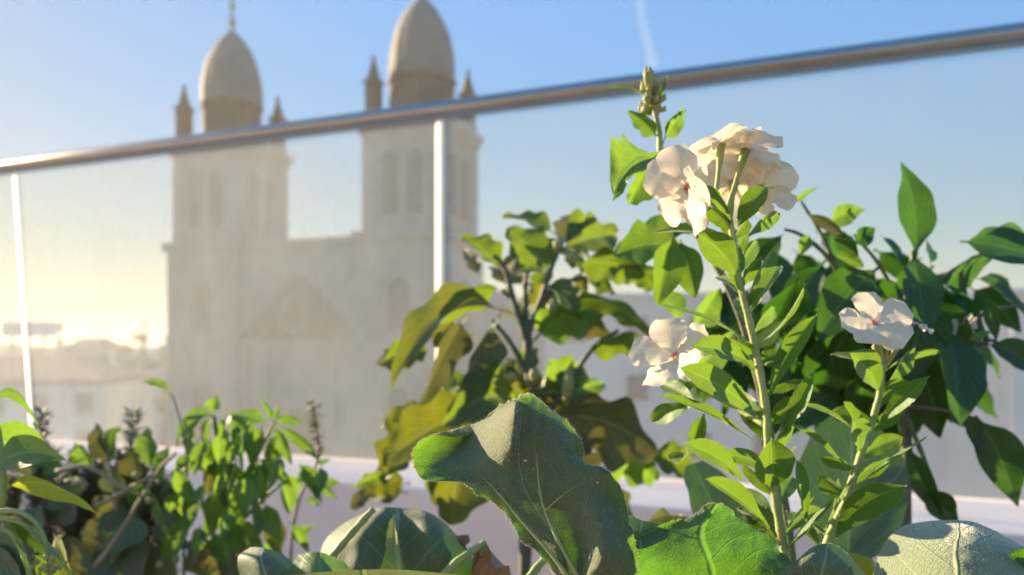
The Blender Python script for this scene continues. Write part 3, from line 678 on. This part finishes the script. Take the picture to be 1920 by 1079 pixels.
for k in range(40):
    cx, cy, rx, ry, n_ = rs.choice([(1050,490,110,70,0),(1110,540,90,60,0),(1090,830,130,110,1),(810,850,85,110,1),(900,760,90,60,1),(1000,700,60,60,1),(850,640,80,50,0)])
    a = rs.uniform(0, 6.28); q = math.sqrt(rs.random()); x, y = cx+rx*q*math.cos(a), cy+ry*q*math.sin(a); l = rs.uniform(60, 105)*(1+.22*n_)
    out = (x-1000)/200; g = max(-1.3, min(1.3, out*1.1+rs.uniform(-.6, .6)))
    leaf(eg, rs.choice(['eggplant','eggplant','olive','aging']), (x, y), (x+l*math.sin(g), y+l*math.cos(g)*.8), l*rs.uniform(.42, .66), DE+rs.uniform(.0, .12), rs.uniform(-.06, .03), rs.uniform(-55, 55), .1, prof='lob', fold=rs.uniform(.1,.4), wave=.1, nv=18, nu=4)
for q in ((1068,690,1062,760),(1052,450,1040,470),(960,700,955,720),(1065,470,1075,500),(1002,690,1004,720),(1040,560,1032,590)):
    m = MB(); m.tube([P(q[0],q[1],DE-.03), P((q[0]+q[2])/2,(q[1]+q[3])/2,DE-.035), P(q[2],q[3],DE-.03)], [.0035,.0075,.003], 8); m.build('withered_flower', M['bud'], eg, smooth=True)

# ---- dark pepper plant at right
DP = .66
pp = thing('pepper_plant', P(1700, 1100, DP)+Vector((0,0,-.14)), 'bushy dark green pepper plant at the right against the sky', 'plant')
stem(pp, [(1690,1350),(1694,1079),(1700,860),(1695,700),(1700,580),(1715,470)], DP+.03, .006, .003, 'dstem')
for p in ([(1698,740),(1780,680),(1850,640),(1880,650)], [(1700,760),(1770,770),(1840,790)], [(1700,600),(1770,520),(1850,470)], [(1695,700),(1620,580),(1560,480),(1535,430),(1500,375)], [(1700,600),(1650,500),(1600,440)], [(1580,520),(1540,470),(1500,440),(1470,430)], [(1700,780),(1740,880),(1760,930)],[(1850,640),(1840,590),(1920,570)]):
    stem(pp, p, DP+.02, .0026, .0012, 'dstem', 'branch')
for b, t, w_, mt, dd, tn, bd, fo in [
 ((1716,480),(1690,303),92,'pepper',0,10,.06,.12),((1800,455),(1990,500),104,'pepper',0,-30,.05,.1),((1712,470),(1738,650),84,'pepper',-.03,0,.02,.15),
 ((1650,500),(1530,640),118,'pepper',0,10,.05,.15),((1780,620),(1800,800),124,'pepper',-.04,-10,.04,.2),((1745,560),(1700,720),130,'pepper',0,20,.04,.15),
 ((1828,780),(1908,950),96,'pepper',0,10,.05,.15),((1795,765),(1845,866),46,'pepper',0,-20,.02,.25),((1848,645),(1960,710),66,'pepper',0,-15,.08,.15),
 ((1848,560),(1868,640),34,'pepper',0,15,.02,.2),((1815,640),(1858,622),22,'bush',0,10,.05,.2),((1700,830),(1770,975),54,'pepper',0,20,-.04,.3),
 ((1725,920),(1795,990),60,'pepper',0,10,.08,.2),((1550,425),(1622,393),48,'bush',0,10,.1,.2),((1600,460),(1642,428),44,'pepper',0,10,.05,.2),
 ((1510,400),(1592,452),26,'olive',0,30,.05,.2),((1482,385),(1534,350),16,'bush',0,30,.05,.2),((1560,440),(1610,480),40,'pepper',0,30,.05,.2),
 ((1850,440),(1930,455),50,'pepper',.05,10,.05,.2),((1745,500),(1735,450),36,'pepper',.05,10,.05,.2),((1690,500),(1650,440),34,'pepper',.05,10,.05,.2),
 ((1770,540),(1860,480),70,'pepper',.03,30,.05,.2),((1610,520),(1660,640),110,'pepper',.03,-10,.05,.2),((1600,600),(1530,760),130,'pepper',.06,10,.05,.2),
 ((1650,640),(1600,800),130,'pepper',.06,-10,.05,.2),((1720,660),(1760,820),120,'pepper',.04,10,.05,.2),((1560,560),(1500,700),110,'pepper',.08,10,.05,.2),
 ((1500,520),(1440,640),100,'pepper',.10,10,.05,.2),((1470,440),(1400,500),60,'pepper',.08,10,.05,.2),((1480,600),(1360,660),90,'pepper',.12,10,.05,.2),
 ((1560,480),(1620,500),50,'bush',0,40,.08,.2),((1520,440),(1500,480),30,'bush',0,10,.05,.2),((1590,500),(1560,560),60,'bush',.02,10,.05,.2)]:
    leaf(pp, mt, b, t, w_, DP, dd, tn, bd, prof='ov', fold=fo, wave=.04)
rs = random.Random(21)
for k in range(64):
    a = rs.uniform(0, 6.28); q = math.sqrt(rs.random()); cx, cy, rx, ry = rs.choice([(1690,620,120,120),(1640,680,120,110),(1590,560,90,90),(1740,540,110,60),(1560,640,70,100)])
    x, y = cx+rx*q*math.cos(a), cy+ry*q*math.sin(a); g = rs.uniform(-.9, .9); l = rs.uniform(95, 165)
    leaf(pp, 'pepper', (x, y), (x+l*math.sin(g), y+l*math.cos(g)), l*.52, DP+rs.uniform(.04, .2), rs.uniform(-.03, .03), rs.uniform(-50, 50), .06, prof='ov', fold=.2, nv=9, nu=3)
flower(pp, 1800, 615, DP+.04, 34, (.3,-.6,-.3), (1790,650,DP+.05), 20, .4)

p2 = thing('pepper_plant', P(1580, 1100, .84)+Vector((0,0,-.1)), 'dark leafy pepper plant filling the gap behind the two periwinkles', 'plant')
stem(p2, [(1600,1250),(1590,1079),(1570,860),(1560,650),(1540,520)], .84, .006, .003, 'dstem')
for k in range(98):
    cx, cy, rx, ry = rs.choice([(1560,560,110,110),(1640,560,140,90),(1600,720,150,110),(1700,700,110,110),(1480,560,70,90),(1780,600,70,90),(1380,640,60,90)])
    a = rs.uniform(0, 6.28); q = math.sqrt(rs.random()); x, y = cx+rx*q*math.cos(a), cy+ry*q*math.sin(a)-30; g = rs.uniform(-1.0, 1.0); l = rs.uniform(85, 145)
    leaf(p2, 'pepper', (x, y), (x+l*math.sin(g), y+l*math.cos(g)), l*.52, .84+rs.uniform(-.05, .12), rs.uniform(-.03, .03), rs.uniform(-50, 50), .06, prof='ov', fold=.2, nv=9, nu=3)
# ---- big grey leaf behind the vincas
gp = thing('broad_leaf_plant', P(1600, 1150, .58)+Vector((0,0,-.16)), 'plant with one big round grey green leaf behind the short periwinkle', 'plant')
stem(gp, [(1640,1500,.6),(1620,1200,.6),(1600,1040,.6)], .6, .005, .003, 'dstem')
leaf(gp, 'grey', (1590,1045), (1600,780), 232, .6, .03, 8, 0, prof='round', fold=.06, wave=.02, nv=24, nu=8)
leaf(gp, 'yellow', (1640,1110), (1560,1030), 70, .55, .02, 30, .05, prof='ov'); leaf(gp, 'yellow', (1620,1120), (1680,1010), 60, .52, .02, 30, .05, prof='ov')
leaf(gp, 'grey', (1380,1040), (1300,870), 120, .6, .03, 25, 0, prof='round', fold=.15, wave=.04, nv=20, nu=6)
leaf(gp, 'round', (1330,990), (1205,985), 100, .62, .03, -35, .16, prof='ov', fold=.3, wave=.08, nv=20, nu=6)

# ---- foreground eggplant: the leaf in focus and its neighbours
d0 = .36
he = thing('eggplant', P(1060, 1500, d0)+Vector((0,0,-.05)), 'foreground eggplant whose large curled fuzzy leaf stands in focus', 'plant')
stem(he, [(1130,1900,d0+.02),(1110,1250,d0+.01),(1065,1085,d0)], d0, .0040, .0026)
def hz_(x, y, e=0):                           # blade plane: the right side stands nearer, so the low sun only grazes it
    return (x, y, d0 - .50*(x-955)*.00024 + e)
H = [
 [hz_(1052,1096),hz_(1060,1096),hz_(1064,1096),hz_(1068,1096),hz_(1076,1096),hz_(1090,1100),hz_(1108,1104)],
 [hz_(1010,1040),hz_(1030,1044,.001),hz_(1040,1045,-.001),hz_(1052,1046,-.001),hz_(1090,1046,.006),hz_(1125,1055,-.012),hz_(1196,1078,.006)],
 [hz_(950,972,.002),hz_(985,985,.003),hz_(1000,988,.001),hz_(1030,990,.001),hz_(1080,990,.006),hz_(1130,1000,-.008),hz_(1182,988,.008)],
 [hz_(882,916,-.002),hz_(935,930,.002),hz_(960,930,-.001),hz_(990,930,.001),hz_(1045,930,.002),hz_(1110,930,.002),hz_(1168,940,.010)],
 [hz_(800,896,-.008),hz_(880,885,.004),hz_(945,880,-.002),hz_(975,880,.001),hz_(1025,880,.002),hz_(1085,885,.004),hz_(1148,892,.002)],
 [hz_(774,862,-.008),hz_(868,840,.026),hz_(950,840,-.009),hz_(972,840,-.003),hz_(1016,840,.002),hz_(1062,850,.006),hz_(1097,864,.018)],
 [hz_(800,818,.002),hz_(885,800,.034),hz_(955,800,-.012),hz_(974,800,-.004),hz_(1008,800,.002),hz_(1050,810,.008),hz_(1094,836,.022)],
 [hz_(884,812,.028),hz_(915,783,.038),hz_(961,768,-.010),hz_(976,768,-.003),hz_(1004,768,.003),hz_(1036,780,.010),hz_(1074,798,.024)],
 [hz_(926,768,.038),hz_(944,758,.024),hz_(966,748,-.006),hz_(976,745,-.001),hz_(992,744,.004),hz_(1012,752,.010),hz_(1034,768,.020)],
]
hl = patch(he, H, 'hero', 60, 84, nz=.0026, fine=.0011, edge=.0017, lab='large curled fuzzy leaf in sharp focus')
fuzz(hl, 11000, .0013, .00005, .30, seed=11)
for q in ((985,864,.0009),(1000,880,.0004),(972,852,.0004),(1120,905,.0006)):
    m = MB(); c = P(q[0], q[1], hz_(q[0], q[1])[2]-.004); m.lathe(c, [(q[2]*.3,-q[2]*.6),(q[2],-.0001),(q[2]*.7,q[2]*.4),(q[2]*.1,q[2]*.6)], 7); m.build('dust_speck', M['hair'], he, smooth=True)
# raised ribs of the leaf
for pts in ([(1068,1085),(1030,1035),(985,985),(945,938),(925,915),(905,895)], [(1085,1085),(1050,1020),(1024,965),(1012,920),(1008,880),(1005,850)], [(1020,960),(1060,925),(1105,900)]):
    q = [P(p[0], p[1], hz_(*p)[2]-(.0030 if len(pts) > 4 else .0036)) for p in pts]; c = crom(q, 24); m = MB(); th = .0011 if len(pts) > 4 else .00035
    m.tube(c, [th*(1-.92*i/24) for i in range(25)], 8); o = m.build('rib', M['stem'], he, smooth=True)
    o['_ribs'] = 1
d1 = .40
G1 = [
 [(1330,1200,d1),(1360,1200,d1),(1390,1200,d1),(1420,1200,d1),(1450,1200,d1)],
 [(1210,1120,d1-.01),(1280,1110,d1),(1350,1110,d1),(1420,1110,d1),(1500,1120,d1-.01)],
 [(1150,1065,d1-.016),(1240,1060,d1-.002),(1330,1060,d1+.002),(1410,1060,d1),(1496,1074,d1-.008)],
 [(1128,1018,d1-.014),(1210,1020,d1+.002),(1310,1010,d1+.004),(1400,1015,d1+.004),(1482,1050,d1-.002)],
 [(1180,1000,d1-.006),(1240,992,d1+.006),(1320,975,d1+.006),(1395,985,d1+.008),(1450,1012,d1+.004)],
 [(1235,992,d1+.002),(1290,968,d1+.010),(1345,950,d1+.010),(1382,970,d1+.012),(1410,998,d1+.010)],
]
gl = patch(he, G1, 'lush', 50, 44, nz=.0035, fine=.0006, edge=.003, seedz=4, lab='bright translucent green leaf with a crinkled edge')
fuzz(gl, 2500, .0009, .00004, .7, seed=13)
G2 = [
 [(1150,1025,d1-.012),(1200,1030,d1-.004),(1250,1012,d1+.002)],
 [(1158,990,d1-.004),(1200,1000,d1+.004),(1260,992,d1+.006)],
 [(1168,958,d1+.004),(1205,976,d1+.010),(1262,986,d1+.010)],
]
patch(he, G2, 'grey', 20, 20, nz=.002, seedz=9)
G3 = [
 [(1400,1180,d1-.01),(1450,1190,d1-.01),(1520,1200,d1-.01),(1600,1200,d1-.01)],
 [(1440,1100,d1-.02),(1490,1110,d1-.02),(1560,1120,d1-.02),(1640,1110,d1-.01)],
 [(1490,1052,d1-.02),(1520,1055,d1-.024),(1570,1068,d1-.02),(1622,1079,d1-.01)],
 [(1520,1028,d1-.01),(1540,1020,d1-.014),(1566,1022,d1-.012),(1590,1040,d1-.004)],
]
gg = patch(he, G3, 'grey', 26, 26, nz=.002, seedz=14); fuzz(gg, 600, .0008, .00004, .8, seed=15)
# ---- round pale leaf at the lower right
rp = thing('eggplant', P(1850, 1500, d0)+Vector((0,0,-.05)), 'eggplant in the lower right corner with a big domed pale fuzzy leaf', 'plant')
stem(rp, [(1900,1900,d0+.03),(1880,1300,d0+.03),(1860,1180,d0+.03)], d0, .004, .003)
R1 = [
 [(1650,1180,d0),(1720,1200,d0-.02),(1800,1210,d0-.03),(1880,1210,d0-.02),(1980,1190,d0+.005)],
 [(1636,1100,d0+.006),(1710,1110,d0-.016),(1800,1110,d0-.026),(1890,1110,d0-.016),(1985,1110,d0+.01)],
 [(1648,1035,d0+.012),(1715,1040,d0-.008),(1795,1040,d0-.016),(1870,1050,d0-.008),(1965,1065,d0+.014)],
 [(1690,990,d0+.022),(1740,998,d0+.006),(1795,1000,d0+.000),(1850,1010,d0+.005),(1925,1030,d0+.02)],
 [(1735,978,d0+.035),(1765,976,d0+.028),(1795,976,d0+.022),(1830,980,d0+.028),(1875,998,d0+.034)],
]
R1 = [[(x, y, d - .55*(x-1700)*.00024) for x, y, d in r] for r in R1]
rr_ = patch(rp, R1, 'round', 44, 44, nz=.0018, fine=.0005, seedz=20, lab='domed pale fuzzy leaf catching the low sun'); fuzz(rr_, 4500, .0009, .00004, .25, seed=17)
for pts in ([(1850,1085),(1880,1068),(1925,1060)],):
    q = [P(p[0], p[1], d0-.022) for p in pts]; MB().tube(crom(q, 12), .0007, 6).build('tendril', M['stem'], rp, smooth=True)
leaf(rp, 'lush', (1960,1080), (1888,1040), 44, d0-.03, 0, 20, .1, prof='ob')

# ---- eggplant at the lower left of the focus leaf
d2 = .50
le = thing('eggplant', P(720, 1400, d2)+Vector((0,0,-.08)), 'low broad leaved eggplant left of the focus leaf with a withered brown leaf', 'plant')
stem(le, [(760,1700,d2),(740,1300,d2),(700,1150,d2)], d2, .005, .003)
E1 = [
 [(600,1150,d2),(680,1160,d2),(760,1160,d2),(840,1150,d2),(900,1140,d2)],
 [(596,1080,d2+.01),(670,1085,d2-.01),(750,1090,d2+.01),(830,1085,d2-.005),(905,1080,d2+.01)],
 [(606,1020,d2+.02),(680,1020,d2),(745,1020,d2+.012),(810,1020,d2),(876,1028,d2+.02)],
 [(640,985,d2+.03),(695,975,d2+.015),(745,975,d2+.02),(800,978,d2+.012),(850,995,d2+.03)],
 [(690,958,d2+.04),(715,952,d2+.03),(745,952,d2+.03),(785,955,d2+.03),(815,965,d2+.04)],
]
patch(le, E1, 'grey', 36, 30, nz=.006, seedz=31)
stem(le, [(618,1050,d2-.01),(655,1005,d2-.005),(700,955,d2+.005)], d2, .0026, .0022, name='leaf_stalk')
leaf(le, 'round', (740,1050), (738,965), 34, d2-.005, .01, -30, 0, prof='ov', fold=.3)
E2 = [
 [(470,1160,d2-.05),(500,1160,d2-.05),(540,1160,d2-.05)],
 [(452,1090,d2-.045),(500,1090,d2-.06),(556,1090,d2-.05)],
 [(446,1046,d2-.04),(490,1048,d2-.055),(552,1060,d2-.04)],
 [(470,1026,d2-.03),(495,1028,d2-.04),(530,1038,d2-.03)],
]
patch(le, E2, 'grey', 22, 20, nz=.003, seedz=41)
E3 = [[(540,1150,d2-.05),(600,1150,d2-.05),(660,1150,d2-.05)],[(542,1080,d2-.05),(600,1085,d2-.06),(665,1085,d2-.05)],[(556,1040,d2-.04),(600,1036,d2-.045),(645,1052,d2-.04)]]
patch(le, E3, 'bush', 22, 18, nz=.003, seedz=44)
E4 = [[(520,1160,d2-.07),(640,1160,d2-.07),(760,1160,d2-.07),(880,1160,d2-.07)],[(480,1084,d2-.08),(620,1072,d2-.09),(740,1068,d2-.09),(880,1080,d2-.08)]]
patch(le, E4, 'round', 30, 10, nz=.002, seedz=47)
leaf(le, 'dead', (905,1020), (960,1120), 110, d2, 0, 30, .1, prof='lob', fold=.45, wave=.15, lab='withered brown leaf'); leaf(le, 'dead', (910,1020), (880,1120), 80, d2+.01, 0, -40, .1, prof='lob', fold=.4, wave=.15, lab='withered brown leaf')
leaf(le, 'dead', (882,1000), (866,1035), 30, d2+.02, 0, 20, .1, prof='lob', fold=.4, wave=.15, lab='withered brown leaf')
stem(le, [(800,1120,d2-.02),(850,1060,d2-.02),(908,1018,d2)], d2, .003, .002, name='leaf_stalk'); stem(le, [(980,1100,d2),(1020,1050,d2+.01),(1060,1020,d2+.02)], d2, .003, .002, name='leaf_stalk')

# ---- bushy plant left of centre
DL = .92
bc = thing('leafy_bush', P(430, 1170, DL)+Vector((0,0,-.06)), 'bushy green plant with drooping narrow leaves left of centre', 'plant')
stem(bc, [(440,1240),(436,1079),(425,920),(400,780)], DL, .005, .0025, 'dstem')
for p in ([(430,960),(480,860),(515,790)], [(428,940),(360,850),(345,790)], [(430,1000),(500,930),(540,900)], [(425,880),(455,820),(470,790)]): stem(bc, p, DL, .003, .0015, 'stem', 'branch')
for b, t, w_, mt, dd, tn, bd, fo in [((505,795),(425,780),32,'bush',0,30,.08,.2),((512,790),(572,796),28,'bush',0,30,.12,.2),((515,800),(548,872),34,'bush',0,10,.0,.2),
 ((520,800),(602,868),30,'bush',0,20,.08,.2),((480,860),(548,912),42,'bush',0,20,.1,.2),((390,780),(330,840),34,'bush',0,20,.15,.2),((400,775),(405,740),34,'bush',0,0,.05,.2),
 ((512,790),(488,745),14,'bush',0,0,.05,.2),((515,790),(525,760),12,'bush',0,0,.05,.2),((400,780),(340,790),30,'bush',0,30,.12,.2),((355,805),(370,850),46,'bush',-.03,10,.05,.2)]:
    leaf(bc, mt, b, t, w_, DL, dd, tn, bd, prof='ov', fold=fo, wave=.05)
rs = random.Random(33)
for k in range(86):
    x = rs.gauss(432, 52); y = rs.uniform(770, 1010); x = 430+(x-430)*(.45+.75*min(1,(y-740)/160)); g = rs.uniform(-.9, .9)*.7; l = rs.uniform(55, 95)
    leaf(bc, 'olive' if rs.random() < .06 else 'bush', (x, y), (x+l*math.sin(g), y+l*math.cos(g)), l*rs.uniform(.42, .6), DL+rs.uniform(-.08, .08), rs.uniform(-.03, .03), rs.uniform(-60, 60), .05, prof='ov', fold=.25, nv=9, nu=3)
# ---- lone-leaf shoot
ls = thing('thin_shoot', P(330, 1170, .9)+Vector((0,0,-.06)), 'thin shoot ending in a single small leaf above the dark herbs', 'plant')
stem(ls, [(345,1230),(345,1000),(350,860),(330,760),(318,736)], .9, .002, .0005, 'dstem'); leaf(ls, 'bush', (320,738), (262,718), 24, .9, 0, 55, .12, prof='ov')
# ---- sprig
sp_ = thing('wispy_sprig', P(545, 1180, .95)+Vector((0,0,-.06)), 'thin wispy sprig with a feathery seed tip right of the leafy bush', 'plant')
stem(sp_, [(540,1240),(545,1040),(560,940),(590,880),(598,830),(585,750)], .95, .0026, .0008, 'bstem')
rs = random.Random(6); m = MB()
for k in range(90):
    t = rs.random(); q = P(585+13*t, 755+110*t, .95); e = q+Vector((rs.gauss(0,.0045), rs.gauss(0,.0045), rs.gauss(0.002,.003))); m.tube([q, e], [.0012,.0006], 4)
m.build('seed_tip', M['bstem'], sp_)
for b, t, w_ in [((595,905),(640,905),24),((598,910),(632,935),22),((585,885),(555,905),26),((560,945),(540,930),16),((595,870),(620,862),14),((575,930),(600,950),16),((590,890),(560,875),20),((560,1000),(590,985),18)]:
    leaf(sp_, 'bush', b, t, w_, .95, 0, 15, .05, prof='ov')
# ---- rosemary-like dark herbs and broad leaved shrub
def herb(label, stems, d, grp=None):
    h = thing('needle_herb', P(stems[0][0], 1170, d)+Vector((0,0,-.05)), label, 'herb', grp); rs = random.Random(int(stems[0][0]))
    for (x, ytop, lean) in stems:
        pts = [(x-lean*2, 1230), (x-lean, 1000), (x, ytop)]; c = crom([P(p[0], p[1], d) for p in pts], 60)
        m = MB(); m.tube(c, [.0022-.0014*i/60 for i in range(61)], 6)
        for i in range(14, 61):
            for k in range(11):
                a = rs.uniform(0, 6.28); l = rs.uniform(.014, .028)*(1.1-.5*i/60); dr = Vector((math.cos(a), math.sin(a), rs.uniform(.3, 1.3))).normalized()
                m.tube([c[i], c[i]+dr*l*.6, c[i]+dr*l], [.0006,.0009,.0003], 4)
        m.build('stem', M['herb'], h)
herb('dark needle leaved herb at the far left beside the glass joint', [(80,775,12),(62,840,-10),(100,850,6),(30,900,8)], 1.0)
herb('tallest dark needle leaved herb left of the leafy bush', [(250,775,8),(225,850,-12),(270,860,10),(240,900,2),(285,920,8),(300,900,-6)], 1.02)
herb('short dark needle leaved herb between the two taller ones', [(140,855,6),(165,880,-8),(125,900,4),(185,870,10),(205,900,-4),(150,930,6)], 1.04)
sh = thing('broad_leaf_shrub', P(220, 1170, .97)+Vector((0,0,-.05)), 'low shrub with yellowing broad leaves among the dark herbs', 'plant')
stem(sh, [(230,1240),(220,1050),(215,930),(200,850)], .97, .004, .002, 'bstem')
stem(sh, [(105,885),(160,875),(215,905),(262,930)], .93, .0028, .0018, 'bstem', 'branch'); stem(sh, [(180,1062),(225,1000),(262,940),(300,880),(330,850)], .93, .0034, .002, 'bstem', 'branch'); stem(sh, [(180,950),(235,920),(290,890)], .93, .003, .002, 'bstem', 'branch')
for b, t, w_, mt in [((200,870),(180,795),80,'olive'),((205,870),(225,800),70,'bush'),((280,880),(275,800),60,'bush'),((300,910),(318,835),50,'bush'),((170,880),(140,830),70,'bush'),((110,900),(90,840),60,'bush'),((260,900),(240,840),70,'olive'),((340,960),(310,900),80,'grey'),((140,960),(110,900),90,'olive'),((60,900),(30,830),80,'olive'),((260,960),(210,1040),110,'grey'),((300,960),(360,1030),100,'grey'),
 ((250,1000),(150,1060),120,'olive'),((200,1020),(260,1110),130,'olive'),((330,1030),(280,1100),110,'olive'),((120,1000),(170,1100),120,'olive'),((360,1010),(420,1090),100,'olive'),((150,930),(100,980),90,'olive'),((330,900),(345,980),80,'grey'),((230,930),(180,990),80,'olive'),((420,1040),(480,1120),90,'olive'),((80,940),(60,1040),90,'olive'),((270,900),(250,960),50,'bush'),((500,960),(520,1050),50,'olive'),((190,880),(240,930),60,'olive')]:
    leaf(sh, mt, b, t, w_, .98, random.uniform(-.03,.03), random.uniform(-35, 35), .06, prof='ov', fold=.2, wave=.05)
for x, y in ((255,893),(275,925),(280,940),(150,905),(330,1050),(300,1060)):
    m = MB(); c = P(x, y, .92); m.lathe(c, [(.001,-.004),(.0045,-.001),(.004,.003),(.001,.005)], 8); m.build('flower_bud', M['bud'], sh, smooth=True)
# ---- plant entering from the left edge
DF = .5
lf = thing('arching_leaf_plant', P(-60, 1300, DF)+Vector((0,0,-.1)), 'plant at the left edge with long arching leaves, one bright yellow', 'plant')
stem(lf, [(-60,1700),(-40,1200),(-10,1000),(5,910),(-5,800)], DF, .004, .002)
for b, t, w_, mt, dd, tn, bd, fo in [((-70,840),(100,862),90,'bush',.05,-20,.12,.15),((-20,880),(124,862),66,'vinca',-.03,-25,.10,.15),((10,915),(182,962),56,'yellow',-.02,35,.13,.2),((-30,930),(20,890),40,'yellow',0,20,.05,.2),
 ((-30,965),(145,1090),60,'vinca',-.03,40,.14,.3),((-40,990),(90,1130),70,'grey',-.02,20,.12,.2),((-20,1010),(60,1120),80,'bush',.03,20,.1,.2),((20,975),(60,1079),30,'vinca',-.05,40,.05,.3),((-20,760),(72,800),24,'bush',.1,45,.14,.2),
 ((-10,800),(-60,900),90,'bush',.1,10,.05,.2),((60,1040),(150,1110),60,'vinca',0,10,.05,.2),((-30,1040),(50,1100),60,'grey',-.02,0,.1,.2),((100,1000),(142,1110),44,'yellow',-.03,10,.03,.2)]:
    leaf(lf, mt, b, t, w_, DF, dd, tn, bd, prof='lance', fold=fo, wave=.04)
for pts in ([(-30,958),(40,962),(80,1000),(95,1079)], [(-30,990),(20,1000),(50,1060),(60,1100)], [(-30,975),(20,975),(60,990)]): stem(lf, pts, DF-.03, .0016, .0012, 'stem', 'leaf_stalk')
rs = random.Random(5)
for k in range(26):
    c = P(88+rs.gauss(0,16), 1066+rs.gauss(0,10), DF-.04+rs.uniform(-.006,.006)); s = .0012*rs.uniform(.8,1.5); m = MB(); m.lathe(c, [(s*.2,-s),(s,-s*.3),(s*.9,s*.5),(s*.2,s)], 7); m.build('seed', M['bud'], lf, smooth=True)

# ------------------------------------------------------------------ contrail
m = MB(); c = [Vector((x, 6000, z)) for x, z in ((6000*(1190-960)/F, 6000*(655+60)/F), (6000*(1205-960)/F, 6000*(655-40)/F), (6000*(1225-960)/F, 6000*(655-125)/F))]
def trail_mat():
    m, n, out = newmat('contrail_vapour')
    v = N(n, 'ShaderNodeVolumePrincipled'); v.inputs['Density'].default_value = .0016; v.inputs['Color'].default_value = (.95,.95,.97,1)
    n.links.new(v.outputs[0], out.inputs['Volume']); return m
tag(m.tube(crom(c, 12), [30+i*1.5 for i in range(13)], 12).build('contrail', trail_mat()), 'faint white vapour trail high above the handrail', 'contrail', kind='stuff')

# ------------------------------------------------------------------ haze: the air over the town
def haze_mat():
    m, n, out = newmat('haze_air')
    v = N(n, 'ShaderNodeVolumePrincipled'); v.inputs['Density'].default_value = .0014; v.inputs['Color'].default_value = (.98,.93,.84,1); v.inputs['Anisotropy'].default_value = .25
    n.links.new(v.outputs[0], out.inputs['Volume']); return m
hz = MB().box((0, 0, (30+GZ-1)/2), (2510, 2510, (30-(GZ-1))/2)).build('haze', haze_mat()); hz['kind'] = 'stuff'
